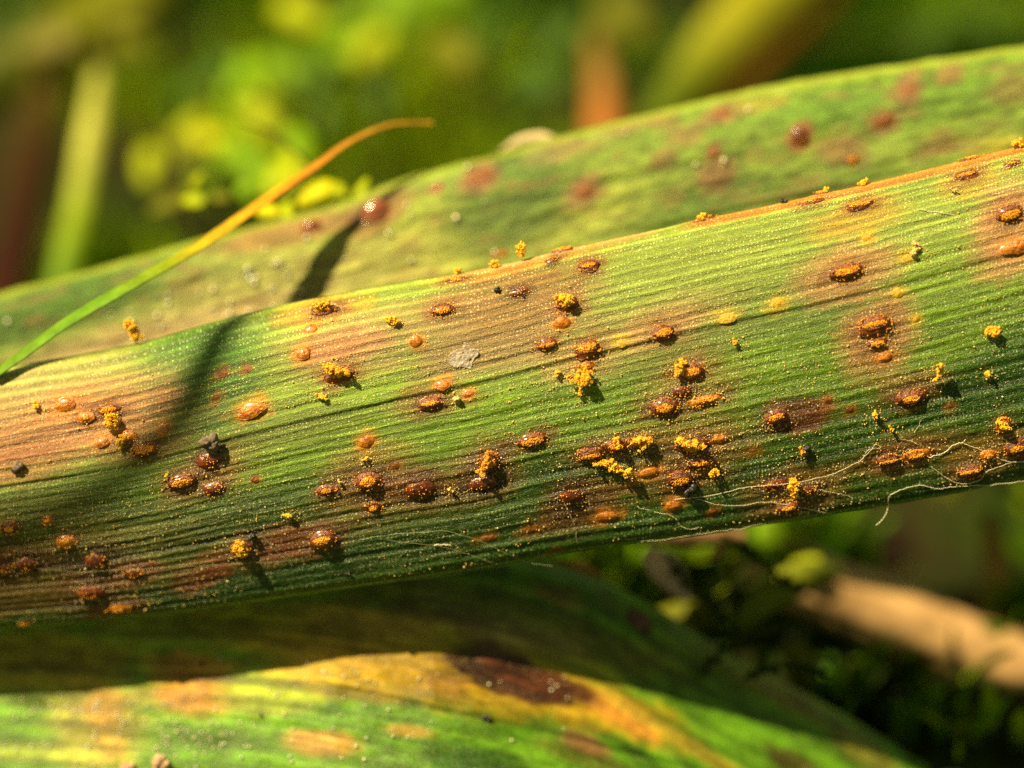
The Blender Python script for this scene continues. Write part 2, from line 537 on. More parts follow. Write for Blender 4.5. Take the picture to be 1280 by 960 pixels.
grass_thing('grass_blade', [(126, 80, 25), (116, 150, 24), (100, 250, 23), (78, 350, 21), (60, 460, 20)], [18, 32, 34, 34, 34], .25,
            [(0.34, 0.36, 0.05), (0.52, 0.54, 0.09), (0.24, 0.34, 0.01), (0.13, 0.26, 0.01), (0.08, .15, .01)],
            'pale tipped upright grass blade in the blurred background beside the dark hollow', 'grass blade')
grass_thing('dead_stalk', [(75, 60, 36), (48, 160, 35), (20, 290, 33), (-10, 430, 30)], [30, 60, 60, 60], .5,
            [(0.08, 0.06, 0.005), (0.03, 0.014, 0.002), (0.022, 0.006, 0.002), (0.03, .006, .002)],
            'blurred dark red brown stalk near the pale tipped grass blade', 'stalk', mat='matt')
grass_thing('orange_stem', [(742, 40, 34), (754, 100, 32), (758, 160, 30), (762, 230, 28)], [24, 38, 50, 52], 1.2,
            [(0.10, 0.08, 0.01), (0.19, 0.10, 0.025), (0.28, 0.10, 0.02), (0.24, .08, .015)],
            'blurred orange brown stem standing right behind the upper leaf edge', 'stem', mat='matt', curl=.4)
grass_thing('yellow_green_leaf', [(1060, -90, 34), (985, -20, 32), (920, 40, 30), (850, 120, 28), (790, 200, 26)], [80, 92, 86, 60, 30], .3,
            [(0.14, 0.17, 0.004), (0.30, 0.30, 0.01), (0.30, 0.30, 0.014), (0.10, 0.14, 0.004), (.06, .1, .004)],
            'broad blurred yellow green leaf slanting down behind the upper leaf', 'leaf')
grass_thing('brown_leaf', [(1080, -50, 37), (1010, 20, 36), (940, 85, 34), (860, 150, 33)], [34, 40, 36, 20], .3,
            [(0.08, 0.05, 0.004), (0.14, 0.065, 0.006), (0.20, 0.085, 0.008), (.14, .06, .005)],
            'narrow blurred brown leaf lying just under the broad yellow green leaf', 'leaf')
grass_thing('papery_scrap', [(625, 190, 8.5), (650, 177, 8.2), (680, 172, 8), (705, 178, 8)], [3, 14, 14, 3], .1,
            [(0.5, 0.42, 0.2), (0.55, 0.46, 0.24), (0.5, .42, .2)], 'small cream scrap showing just above the upper leaf edge', 'plant scrap', mat='matt')
grass_thing('wide_leaf_behind', [(-60, 120, 40), (60, 60, 40), (160, 0, 42), (260, -70, 44)], [80, 95, 95, 80], .3,
            [(0.05, 0.07, 0.002), (0.10, 0.12, 0.002), (0.13, 0.14, 0.002), (.08, .11, .002)],
            'broad blurred olive leaf crossing the upper left corner', 'leaf')
grass_thing('tan_blade', [(1235, 640, 17), (1245, 700, 17), (1240, 770, 16), (1250, 850, 15)], [20, 40, 36, 24], .3,
            [(0.16, 0.10, 0.02), (0.24, 0.14, 0.03), (0.22, 0.14, 0.03), (.1, .1, .02)],
            'blurred tan upright blade above the dry straw piece', 'grass blade', mat='matt')
grass_thing('pale_petal', [(805, 690, 7.6), (825, 705, 7.4), (845, 728, 7.2), (860, 750, 7)], [16, 42, 34, 10], .15,
            [(0.42, 0.30, 0.20), (0.50, 0.36, 0.26), (0.34, 0.24, 0.18)],
            'pale pinkish scrap just below the main leaf edge', 'plant scrap', mat='matt')
grass_thing('brown_bract', [(790, 672, 8), (860, 668, 8.2), (930, 672, 8.4)], [20, 34, 16], .15,
            [(0.26, 0.14, 0.06), (0.30, 0.17, 0.08), (0.2, .12, .05)], 'flat brown scrap half hidden under the main leaf edge', 'plant scrap', mat='matt')
grass_thing('curled_husk', [(690, 700, 7), (730, 712, 6.6), (765, 735, 6.4)], [6, 20, 8], .12,
            [(0.30, 0.17, 0.04), (0.36, 0.2, 0.05), (0.2, .12, .03)], 'thin ochre husk where the lower leaf meets the main leaf', 'husk', mat='matt')
grass_thing('thin_green_leaf', [(925, 780, 9), (960, 745, 9.5), (1010, 720, 10), (1050, 715, 11)], [20, 44, 40, 14], .15,
            [(0.14, 0.18, 0.01), (0.19, 0.22, 0.015), (0.12, .15, .01)], 'dim green leaf tucked under the broken straw end', 'leaf')

# broken straw lying on the ground
def build_straw():
    pts = smooth_path(P([1000, 1100, 1195, 1300, 1420], [725, 765, 803, 846, 896], [13.9, 14.2, 14.5, 14.8, 15.0]), 30)
    n = 28
    V, F = tube(pts, np.linspace(1.18, 1.22, 30), n, 0.10, 3)
    V = V.copy()
    ang = np.arange(n)
    T = (pts[1] - pts[0]) / np.linalg.norm(pts[1] - pts[0])
    for k in range(3):                                   # torn fibres at the broken end
        V[k * n:(k + 1) * n] -= T * (rng.random((n, 1)) * .7 * (3 - k) / 3)
    gro = 1 + .05 * np.sin(ang * 2 * np.pi / n * 9)
    for i in range(30):
        V[i * n:(i + 1) * n] = pts[i] + (V[i * n:(i + 1) * n] - pts[i]) * gro[:, None]
    o = link('straw_piece', mesh_np('straw_piece', V, F), M['straw'])
    tag(o, 'thick dry tan straw with a torn end lying under the main leaf', 'straw')


build_straw()


def leaflet(center, a, b, normal, col, bend=.25, ang=0.0, name='leaf'):
    nr, na = 5, 18
    nrm = np.asarray(normal, float); nrm /= np.linalg.norm(nrm)
    X = np.cross(nrm, UP + .01); X /= np.linalg.norm(X); Yv = np.cross(nrm, X)
    X, Yv = X * math.cos(ang) + Yv * math.sin(ang), -X * math.sin(ang) + Yv * math.cos(ang)
    r = np.linspace(0.0, 1, nr)[:, None]; th = np.linspace(0, 2 * np.pi, na, endpoint=False)[None]
    lx = r * np.cos(th) * a; ly = r * np.sin(th) * b * (1 - .25 * np.cos(th))
    h = -bend * a * r ** 2 + .12 * b * np.abs(np.sin(th)) * r
    top = np.asarray(center) + lx[..., None] * X + ly[..., None] * Yv + (h + 0 * lx)[..., None] * nrm
    bot = top - nrm * .06
    V = np.concatenate([top.reshape(-1, 3), bot.reshape(-1, 3)])
    f1 = grid_faces(nr, na, True); f2 = f1[:, ::-1] + nr * na
    j = np.arange(na); e = (nr - 1) * na
    rim = np.stack([e + j, nr * na + e + j, nr * na + e + (j + 1) % na, e + (j + 1) % na], -1)
    me = mesh_np(name, V, [np.vstack([f1, f2, rim])])
    v = rng.uniform(.85, 1.15)
    col_attr(me, np.tile(np.array(col) * v, (len(V), 1)))
    return me


YG = (0.36, 0.43, 0.002); YB = (0.56, 0.55, 0.002); GB = (0.17, 0.33, 0.002); OL = (0.14, 0.15, 0.003); DG = (0.035, 0.085, 0.002); TN = (0.42, 0.32, 0.10)
WEEDS = [
    ('yellow leaved weed, the brightest blur behind the orange grass tip', [(238, 162, 26, 27, YG), (255, 172, 16, 26, YB), (275, 175, 28, 26, YG), (215, 182, 26, 27, OL), (185, 205, 24, 25, YG), (300, 205, 34, 25, GB), (260, 215, 30, 24, GB), (330, 225, 30, 22, GB), (212, 250, 22, 15, OL), (240, 250, 13, 10, YG), (245, 226, 10, 10, YG), (275, 246, 12, 11, OL)]),
    ('bright green weed with rounded leaves in the middle of the blurred background', [(300, 108, 38, 30, GB), (325, 145, 34, 28, YG), (345, 80, 34, 32, GB), (230, 110, 34, 32, DG), (390, 100, 30, 30, DG), (375, 185, 26, 21, GB), (350, 215, 30, 17, YG), (410, 150, 20, 24, DG), (270, 75, 24, 28, DG)]),
    ('large leaved green weed along the top of the picture, left of the centre', [(455, 62, 30, 32, YG), (500, 10, 44, 36, GB), (550, 0, 44, 38, GB), (470, 110, 34, 32, DG), (420, 60, 34, 34, GB), (560, 62, 32, 30, OL), (440, 20, 30, 34, GB), (375, 14, 30, 31, YG), (610, 35, 30, 36, DG)]),
    ('small yellow green weed sprouting between the grass tip and the upper leaf', [(392, 240, 20, 8, YB), (450, 236, 13, 8, YG), (420, 250, 22, 8.5, YG), (335, 262, 14, 8, YB), (370, 222, 16, 12, YG), (310, 235, 14, 12, GB), (355, 265, 16, 8.4, YG)]),
    ('olive brown weed with pale round leaf in the top left corner', [(52, 50, 32, 31, (0.2, .18, .03)), (95, 20, 34, 34, OL), (140, 50, 38, 34, OL), (150, 5, 34, 36, OL), (15, 20, 24, 34, DG), (120, 75, 24, 36, OL)]),
    ('dark green weed behind the upper leaf, at the top right', [(700, 40, 34, 34, DG), (660, 100, 36, 30, DG), (780, 20, 36, 38, OL), (860, 60, 30, 36, DG), (1160, 40, 36, 40, DG), (1240, 25, 30, 40, DG)]),
    ('bright green weed leaf cluster just under the main leaf, left of the hanging fibre', [(1025, 664, 20, 16, GB), (990, 672, 18, 16, YG), (935, 690, 20, 14, DG), (1008, 700, 14, 12, YG), (1050, 690, 16, 20, DG), (960, 655, 26, 18, GB), (900, 668, 20, 16, OL)]),
    ('small tan seeded weed between the lower leaf and the broken straw', [(940, 713, 11, 8, TN), (972, 728, 9, 8, OL), (895, 690, 9, 8, TN), (915, 705, 12, 9, OL), (850, 770, 30, 10, OL), (890, 790, 24, 10, DG)]),
    ('dark green low weed in the bottom right corner', [(1165, 880, 36, 17, GB), (1130, 905, 40, 16, DG), (1050, 900, 34, 14, GB), (1100, 850, 28, 15, OL), (1250, 920, 34, 18, OL), (1215, 870, 24, 18, DG), (1100, 930, 26, 13, OL), (1000, 830, 28, 10, OL)]),
    ('shaded green weed at the right edge under the main leaf', [(1110, 690, 40, 24, OL), (1090, 655, 34, 26, GB), (1220, 700, 40, 26, GB), (1180, 660, 30, 26, DG), (1150, 720, 26, 24, OL), (1270, 660, 26, 26, OL), (1270, 740, 24, 22, GB)]),
]


def build_weeds():
    for label, leaves in WEEDS:
        cx = np.mean([l[0] for l in leaves]); cy = np.mean([l[1] for l in leaves]); cd = np.mean([l[3] for l in leaves])
        p = P(cx, cy, cd + 2)
        gz = float(ground_z(np.array(p[0]), np.array(p[1]))) - .2
        base = np.array([p[0], p[1] + 1.5, gz])
        root = empty('weed_plant', base)
        tag(root, label, 'weed')
        top = P(cx, cy, cd + 1.2)
        if top[2] < gz + .8: top[2] = gz + .8
        V, F = tube(smooth_path([base, (base + top) / 2 + rng.normal(0, .3, 3), top], 8), np.linspace(.22, .1, 8), 7)
        me = mesh_np('stem', V, F); col_attr(me, np.tile((.10, .14, .01), (len(V), 1)))
        link('stem', me, M['matt'], root)
        for (x, y, r, d, col) in leaves:
            c = P(x, y, d)
            k = (1 + d / DIST) / PXU
            nrm = -FW * .8 + sv * .9 + rng.normal(0, .25, 3)
            me = leaflet(c, r * k * 1.35, r * k * .66, nrm, col, .2, rng.uniform(0, 6.28))
            l = link('leaf', me, M['blade'], root)
            V, F = tube(smooth_path([top, (top + c) / 2 - np.array([0, 0, .2]), c - nrm / np.linalg.norm(nrm) * (.05)], 6), .06, 6)
            m2 = mesh_np('leaf_stalk', V, F); col_attr(m2, np.tile((.12, .15, .01), (len(V), 1)))
            link('leaf_stalk', m2, M['matt'], root)


build_weeds()


def build_fern():
    """two dark feathery sprigs just beyond the lower leaf"""
    specs = [([(870, 850, 5.4), (905, 812, 5.6), (945, 792, 5.8), (985, 786, 6.0), (1015, 795, 6.2)], 'dark feathery moss sprig arching over the lower leaf edge'),
             ([(930, 850, 5.2), (960, 835, 5.6), (1000, 832, 5.8), (1030, 842, 6.0)], 'smaller dark moss sprig below the arching one, beside the lower leaf')
             ,([(830, 690, 6.4), (850, 720, 6.2), (880, 745, 6.2), (905, 775, 6.2)], 'dark moss sprig hanging between the pale scrap and the lower leaf'),
             ([(1020, 740, 7.0), (985, 728, 6.8), (950, 700, 6.8), (925, 680, 7.0)], 'dark moss sprig reaching left from the torn end of the straw')]
    for q, (px, label) in enumerate(specs):
        a = np.array(px, float)
        pth = smooth_path(P(a[:, 0], a[:, 1], a[:, 2]), 30)
        V, F = tube(pth, np.linspace(.06, .02, 30), 6)
        o = mesh_np('moss_sprig', V, F); col_attr(o, np.tile((.03, .04, .006), (len(V), 1)))
        o = link('moss_sprig', o, M['matt'])
        tag(o, label, 'moss sprig')
        n = 120
        ti = rng.uniform(.05, .98, n)
        base = np.stack([np.interp(ti, np.linspace(0, 1, 30), pth[:, k]) for k in range(3)], -1)
        T = np.gradient(pth, axis=0); T /= np.linalg.norm(T, axis=1)[:, None]
        dd = T[(ti * 29).astype(int)] * .8 + rng.normal(0, .7, (n, 3)); dd /= np.linalg.norm(dd, axis=1)[:, None]
        Vb, Fb, c = blades(base, dd, rng.uniform(.2, .5, n), rng.uniform(.07, .14, n), np.tile(np.array([[.025, .045, .005]]), (n, 1)), np.zeros(n))
        me = mesh_np('leaves', Vb, Fb); col_attr(me, c)
        link('leaves', me, M['blade'], o)


build_fern()


# ------------------------------------------------------------------ leaves with parallel veins
class Leaf:
    """surface given by photograph outline curves and a depth, built as a closed shell with real thickness"""

    def __init__(self, x0, x1, nx, nw, top, bot, depth, pexp, thick, wide=10.0):
        self.top, self.bot, self.depth, self.pexp = top, bot, depth, pexp
        self.x = np.linspace(x0, x1, nx); self.w = np.linspace(0, 1, nw)
        X, Wv = np.meshgrid(self.x, self.w, indexing='ij')
        V = Wv ** (1 / pexp(X))
        T, B = top(X), bot(X)
        Y = T + (B - T) * V
        self.X, self.Wg, self.V, self.Y = X, Wv, V, Y
        self.pos = P(X, Y, depth(X, V))
        self.calc()
        self.u = np.concatenate([[0], np.cumsum(np.linalg.norm(np.diff(self.pos[:, nw // 2], axis=0), axis=1))])
        self.U = np.repeat(self.u[:, None], nw, 1)
        self.wide = wide
        self.thick = thick
        self.h = np.zeros_like(X)

    def calc(self):
        tu = np.gradient(self.pos, axis=0); tw = np.gradient(self.pos, axis=1)
        n = np.cross(tu, tw)
        n /= np.linalg.norm(n, axis=2)[..., None] + 1e-12
        if (n[n.shape[0] // 2, n.shape[1] // 2] @ FW) > 0: n = -n
        self.nor = n
        self.tan = tu / np.linalg.norm(tu, axis=2)[..., None]

    def at(self, px, py):
        """(position, normal, tangent along the veins) of the displaced surface under a photograph pixel"""
        v = np.clip((py - self.top(px)) / (self.bot(px) - self.top(px)), 0.004, .996)
        w = v ** self.pexp(np.asarray(float(px)))
        fi = (px - self.x[0]) / (self.x[-1] - self.x[0]) * (len(self.x) - 1)
        fj = float(w) * (len(self.w) - 1)
        i = int(np.clip(fi, 0, len(self.x) - 2)); j = int(np.clip(fj, 0, len(self.w) - 2))
        a, b = fi - i, fj - j

        def bl(A):
            return (A[i, j] * (1 - a) + A[i + 1, j] * a) * (1 - b) + (A[i, j + 1] * (1 - a) + A[i + 1, j + 1] * a) * b
        n = bl(self.nor); t = bl(self.tan)
        n = n / np.linalg.norm(n)
        t = t - n * (t @ n); t /= np.linalg.norm(t)
        return bl(self.pos), n, t

    def frame(self, px, py):
        p, n, t = self.at(px, py)
        return p, n, t, np.cross(n, t)

    def mound(self, px, py, a, b, height, power=1.0):
        """raise the surface under a pustule (a, b half sizes in pixels, along and across the veins)"""
        sl = (self.top(px + 5) - self.top(px - 5)) / 10
        dx = self.X - px; dy = self.Y - py - sl * dx
        self.h += height * np.exp(-((dx / a) ** 2 + (dy / b) ** 2) ** power)

    def build(self, name, mat, pigment, nb=10):
        self.pos = self.pos + self.nor * self.h[..., None]
        base_n = self.nor.copy()
        nx, nw = self.X.shape
        jj = np.linspace(nw - 1, 0, nb + 2)[1:-1].round().astype(int)
        s = np.linspace(1, 0, nb + 2)[1:-1]
        th = self.thick * np.sqrt(np.clip(1 - (2 * s - 1) ** 2, 0, 1)) * .9 + .03
        back = self.pos[:, jj] + FW * th[None, :, None]
        self.calc()
        ring = np.concatenate([self.pos, back], 1)
        k = nw + nb
        F = [grid_faces(nx, k, True)]
        F[0] = F[0][:, ::-1]
        me = mesh_np(name, ring.reshape(-1, 3), F)
        pg = np.concatenate([pigment, pigment[:, jj]], 1)
        col_attr(me, np.clip(pg.reshape(-1, 3), 0.002, .9))
        UVg = np.stack([self.U, self.Wg * self.wide, np.zeros_like(self.U)], -1)
        UVb = UVg[:, jj] + np.array([50, 0, 0.])
        vec_attr(me, np.concatenate([UVg, UVb], 1).reshape(-1, 3), 'leafuv')
        return link(name, me, mat)


def patches(leaf, pig, lst):
    """pigment patches: (x, y, rx, ry, colour, strength[, edge])"""
    n1 = fbm(leaf.U * .9, leaf.Wg * leaf.wide * 2.6, 31, 4) - .5
    n2 = fbm(leaf.U * 4, leaf.Wg * leaf.wide * 9, 47, 3) - .5
    for p in lst:
        x, y, rx, ry, c, s = p[:6]
        edge = p[6] if len(p) > 6 else .45
        sl = float((leaf.top(x + 5.) - leaf.top(x - 5.)) / 10)
        dx = leaf.X - x; dy = leaf.Y - y - sl * dx
        r = np.sqrt((dx / rx) ** 2 + (dy / ry) ** 2) + n1 * .55 + n2 * .35
        k = (1 - sstep(1 - edge, 1 + edge, r)) * s
        pig[:] = pig * (1 - k[..., None]) + np.array(c) * k[..., None]


PINK = (0.36, 0.150, 0.080); TAN = (0.29, 0.195, 0.080); BRN = (0.17, 0.075, 0.02); RED = (0.12, 0.022, 0.006); DRK = (0.04, 0.014, 0.005)
ORG = (0.48, 0.17, 0.02); GRYB = (0.22, 0.15, 0.07); DGRN = (0.028, 0.085, 0.004); LGRN = (0.115, 0.21, 0.009); OLV = (0.10, 0.10, 0.01)

# ---- main leaf
m_top = spline([-150, 0, 170, 330, 480, 600, 700, 870, 1050, 1280, 1430], [492, 461, 430, 387, 357, 337, 314, 276, 237, 182, 146])
m_bot = spline([-150, 0, 200, 400, 600, 700, 820, 1000, 1150, 1280, 1430], [797, 787, 769, 741, 711, 693, 677, 649, 624, 600, 572])


def m_depth(x, v):
    d = 1.15 * np.clip((720 - x) / 720, 0, 2) ** 1.4 - .3 * np.clip((x - 720) / 560, 0, 2)
    d = d + .9 * (np.clip(.24 - v, 0, 1) / .24) ** 2 + .45 * (np.clip(.035 - v, 0, 1) / .035) ** 2
    d = d + 1.45 * (np.clip(v - .34, 0, 1) / .66) ** 2.1 + .25 * (np.clip(v - .975, 0, 1) / .025) ** 2
    return d + .55 * np.clip((500 - x) / 500, 0, 1.5) * np.clip(v - .6, 0, 1) * 2


m_p = spline([-150, 0, 640, 1280, 1430], [1.28, 1.23, .987, .838, .80])
main = Leaf(-330, 1390, 1560, 400, m_top, m_bot, m_depth, m_p, 0.5)
U, Wg, wide = main.U, main.Wg, 10.0
Wn = Wg * wide
X, Y = main.X, main.Y
warp = (fbm(U * .25, Wn * .5, 71, 2) - .5) * .22
ph = (Wn + warp) / .37
rid = np.sin(2 * np.pi * ph)
rid2 = np.sin(2 * np.pi * (Wn + warp) / .93 + 1.3)
main.h += .008 * np.sin(2 * np.pi * (Wn + warp) / .30) + .002 * rid * (.5 + fbm(U * .3, Wn * 1.2, 5, 2)) + .010 * rid2
main.h += (fbm(U * .12, (Wn + warp) * 2.4, 13, 3) - .5) * .07
main.h += (fbm(U * 1.2, Wn * 2.2, 11, 3) - .5) * .035
main.h += (fbm(U * 7, Wn * 12, 12, 2) - .5) * .014
G1 = np.exp(-((Wg - .385) / .012) ** 2); G2 = np.exp(-((Wg - .735) / .013) ** 2)
main.h -= .038 * G1 + .036 * G2
main.h += .03 * np.exp(-((Wg - .36) / .02) ** 2)

# kind, x, y, length, width
PUST = [
    ('b', 82, 506, 25, 17), ('s', 107, 521, 24, 14), ('o', 136, 512, 34, 15), ('b', 127, 552, 19, 12), ('s', 160, 546, 22, 14), ('o', 181, 561, 34, 20),
    ('b', 205, 535, 15, 13), ('b', 313, 513, 36, 20), ('d', 261, 576, 30, 22), ('o', 228, 602, 40, 20), ('d', 267, 610, 28, 14),
    ('o', 405, 388, 36, 15), ('b', 388, 411, 18, 13), ('b', 379, 441, 18, 17), ('o', 424, 469, 44, 20), ('b', 520, 428, 16, 15), ('o', 553, 388, 32, 16),
    ('d', 649, 366, 25, 11), ('o', 704, 314, 30, 12), ('d', 690, 326, 15, 9), ('o', 736, 333, 30, 18), ('o', 710, 381, 30, 20), ('b', 703, 405, 21, 18),
    ('o', 684, 430, 25, 17), ('o', 734, 436, 34, 24), ('s', 733, 458, 22, 12), ('o', 829, 415, 30, 19), ('y', 777, 427, 18, 12), ('y', 907, 396, 26, 15),
    ('y', 973, 379, 22, 15), ('o', 1058, 339, 46, 21), ('o', 1075, 257, 38, 14), ('o', 1013, 254, 34, 11), ('o', 1026, 243, 20, 8), ('o', 880, 273, 34, 9),
    ('o', 1208, 220, 32, 14), ('o', 1262, 268, 36, 24), ('b', 1268, 309, 36, 17), ('y', 1084, 297, 18, 13), ('o', 1093, 407, 44, 25), ('o', 1097, 428, 26, 13),
    ('b', 1106, 446, 18, 12), ('o', 864, 465, 34, 23), ('o', 830, 508, 40, 22), ('d', 853, 490, 26, 14), ('s', 882, 500, 46, 12), ('o', 538, 504, 34, 17),
    ('b', 553, 480, 20, 14), ('b', 586, 493, 15, 11), ('o', 665, 550, 40, 19), ('o', 737, 567, 34, 19), ('o', 769, 556, 36, 17), ('s', 802, 551, 28, 15),
    ('o', 865, 556, 42, 21), ('o', 875, 577, 32, 17), ('o', 850, 598, 34, 24), ('b', 812, 591, 25, 12), ('b', 842, 631, 21, 13), ('b', 758, 645, 28, 12),
    ('d', 714, 622, 28, 20), ('f', 666, 662, 28, 12), ('f', 892, 639, 18, 10), ('b', 900, 549, 17, 11), ('f', 940, 563, 17, 10), ('o', 970, 520, 30, 21),
    ('o', 1138, 496, 42, 20), ('o', 1110, 574, 30, 16), ('s', 1146, 568, 40, 13), ('o', 1212, 589, 34, 19), ('o', 1270, 558, 32, 21), ('s', 1235, 568, 22, 13),
    ('s', 1253, 530, 20, 18), ('o', 985, 633, 34, 15), ('d', 970, 606, 30, 14), ('d', 1012, 612, 22, 12), ('o', 460, 600, 36, 25), ('s', 467, 634, 22, 15),
    ('b', 458, 553, 21, 17), ('s', 408, 612, 26, 12), ('f', 495, 583, 15, 10), ('d', 526, 612, 36, 24), ('o', 611, 577, 28, 25), ('d', 602, 604, 34, 17),
    ('f', 607, 672, 25, 9), ('o', 403, 673, 36, 26), ('o', 302, 685, 26, 22), ('s', 12, 659, 22, 16), ('s', 60, 650, 13, 11), ('s', 83, 676, 26, 15),
    ('d', 32, 705, 28, 19), ('d', 6, 712, 24, 16), ('d', 113, 740, 32, 20), ('d', 120, 702, 26, 22), ('d', 168, 716, 24, 13), ('s', 148, 761, 30, 12),
    ('d', 30, 779, 15, 6), ('f', 278, 466, 20, 11), ('f', 308, 460, 16, 10), ('f', 270, 498, 15, 12), ('y', 458, 378, 18, 10),
    ('s', 570, 350, 26, 10), ('y', 737, 296, 20, 10), ('f', 1035, 500, 13, 10), ('f', 1063, 513, 14, 10), ('f', 1187, 508, 13, 10), ('y', 1145, 400, 12, 10),
    ('y', 1122, 365, 12, 12), ('y', 1133, 321, 20, 10), ('s', 1215, 195, 30, 8), ('f', 785, 609, 14, 8), ('s', 1265, 205, 20, 8), ('f', 320, 600, 14, 9), ('f', 690, 690, 16, 6),
]
for (k, x, y, l, w) in PUST:
    if k in 'osdb':
        main.mound(x, y, l * .62, w * .62, {'o': .05, 's': .03, 'd': .03, 'b': .03}[k], 1.0)

pig = np.zeros(X.shape + (3,))
base = fbm(U * .18, Wn * .55, 81, 3)
k = sstep(.35, .65, base)[..., None]
pig[:] = np.array(DGRN) * (1 - k) + np.array(LGRN) * k
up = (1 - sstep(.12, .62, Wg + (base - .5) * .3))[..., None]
pig[:] = pig * (1 - up * .8) + np.array((0.215, 0.275, 0.050)) * up * .8          # sunlit upper half: its paler yellow green is put into the pigment
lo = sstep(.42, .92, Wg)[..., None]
pig[:] = pig * (1 - lo * .85) + np.array((0.012, 0.042, 0.002)) * lo * .85  # lower half turned from the sun, its shade darkened into the pigment
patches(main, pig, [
    (60, 700, 330, 75, (0.016, 0.034, 0.002), .75), (420, 690, 260, 40, (0.010, 0.034, 0.002), .6), (245, 470, 90, 90, (0.025, 0.095, 0.010), .85), (115, 725, 60, 34, DRK, .5), (480, 612, 90, 26, (0.07, .032, .006), .45), (860, 580, 90, 34, (0.08, .035, .008), .35), (345, 685, 60, 18, (.07, .022, .006), .4),  # the dark greens paint in shade: lower flank and the cast band's breadth
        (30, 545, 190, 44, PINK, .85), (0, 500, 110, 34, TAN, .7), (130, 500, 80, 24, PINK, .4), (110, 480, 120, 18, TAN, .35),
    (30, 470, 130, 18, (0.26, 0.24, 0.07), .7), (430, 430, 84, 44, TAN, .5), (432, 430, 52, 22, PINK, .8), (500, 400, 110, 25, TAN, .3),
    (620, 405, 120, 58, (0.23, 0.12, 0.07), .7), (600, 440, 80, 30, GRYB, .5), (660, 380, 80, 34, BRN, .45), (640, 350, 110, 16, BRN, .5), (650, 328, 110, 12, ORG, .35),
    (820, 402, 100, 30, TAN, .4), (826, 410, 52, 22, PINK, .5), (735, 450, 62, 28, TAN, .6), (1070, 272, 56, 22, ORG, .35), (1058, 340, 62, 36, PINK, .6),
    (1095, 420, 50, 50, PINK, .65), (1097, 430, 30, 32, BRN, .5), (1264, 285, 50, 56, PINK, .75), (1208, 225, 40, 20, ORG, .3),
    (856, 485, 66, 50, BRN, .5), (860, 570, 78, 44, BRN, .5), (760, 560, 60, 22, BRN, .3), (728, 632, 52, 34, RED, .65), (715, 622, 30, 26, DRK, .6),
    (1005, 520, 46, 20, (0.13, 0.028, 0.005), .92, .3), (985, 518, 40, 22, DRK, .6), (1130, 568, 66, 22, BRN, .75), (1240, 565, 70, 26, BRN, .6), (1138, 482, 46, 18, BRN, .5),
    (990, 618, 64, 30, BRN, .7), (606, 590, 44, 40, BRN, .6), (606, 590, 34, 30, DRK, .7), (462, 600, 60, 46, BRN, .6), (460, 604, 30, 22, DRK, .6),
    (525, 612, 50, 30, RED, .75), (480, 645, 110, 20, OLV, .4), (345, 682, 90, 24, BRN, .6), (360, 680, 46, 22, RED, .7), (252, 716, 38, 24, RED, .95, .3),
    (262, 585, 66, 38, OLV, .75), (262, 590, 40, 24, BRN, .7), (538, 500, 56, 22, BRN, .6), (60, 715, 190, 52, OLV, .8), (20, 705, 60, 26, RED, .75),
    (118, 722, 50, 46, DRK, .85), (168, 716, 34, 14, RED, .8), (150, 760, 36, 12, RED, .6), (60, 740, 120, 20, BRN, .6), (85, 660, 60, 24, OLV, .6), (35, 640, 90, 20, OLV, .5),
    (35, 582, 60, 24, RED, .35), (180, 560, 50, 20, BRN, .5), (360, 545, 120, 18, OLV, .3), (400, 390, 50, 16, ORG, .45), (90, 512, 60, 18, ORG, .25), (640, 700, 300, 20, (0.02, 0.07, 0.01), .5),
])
for (kk, x, y, l, w) in PUST:
    halo = {'o': (BRN, .7), 's': (BRN, .55), 'd': (DRK, .75), 'b': (ORG, .45), 'y': ((.40, .28, .02), .5), 'f': ((.22, .09, .01), .5)}[kk]
    patches(main, pig, [(x, y, l * .78, w * .95, halo[0], halo[1], .5)]) if False else None


def halos(leaf, pig, lst):
    n1 = fbm(leaf.U * 3, leaf.Wg * leaf.wide * 4, 91, 3) - .5
    for (kk, x, y, l, w) in lst:
        BR2 = BRN if y < 470 else (0.09, 0.034, 0.008)
        col, s = {'o': (BR2, .8), 's': (BR2, .6), 'd': (DRK, .8), 'b': (ORG, .5), 'y': ((.40, .28, .02), .6), 'f': ((.22, .09, .01), .5)}[kk]
        i0, i1 = np.searchsorted(leaf.x, [x - l * 2, x + l * 2])
        sl_ = (slice(i0, i1), slice(None))
        sl = float((leaf.top(x + 5.) - leaf.top(x - 5.)) / 10)
        dx = leaf.X[sl_] - x; dy = leaf.Y[sl_] - y - sl * dx
        r = np.sqrt((dx / (l * .88)) ** 2 + (dy / (w * 1.0)) ** 2) + n1[sl_] * .9
        k = ((1 - sstep(.45, 1.25, r)) * s)[..., None]
        pig[sl_] = pig[sl_] * (1 - k) + np.array(col) * k


halos(main, pig, PUST)
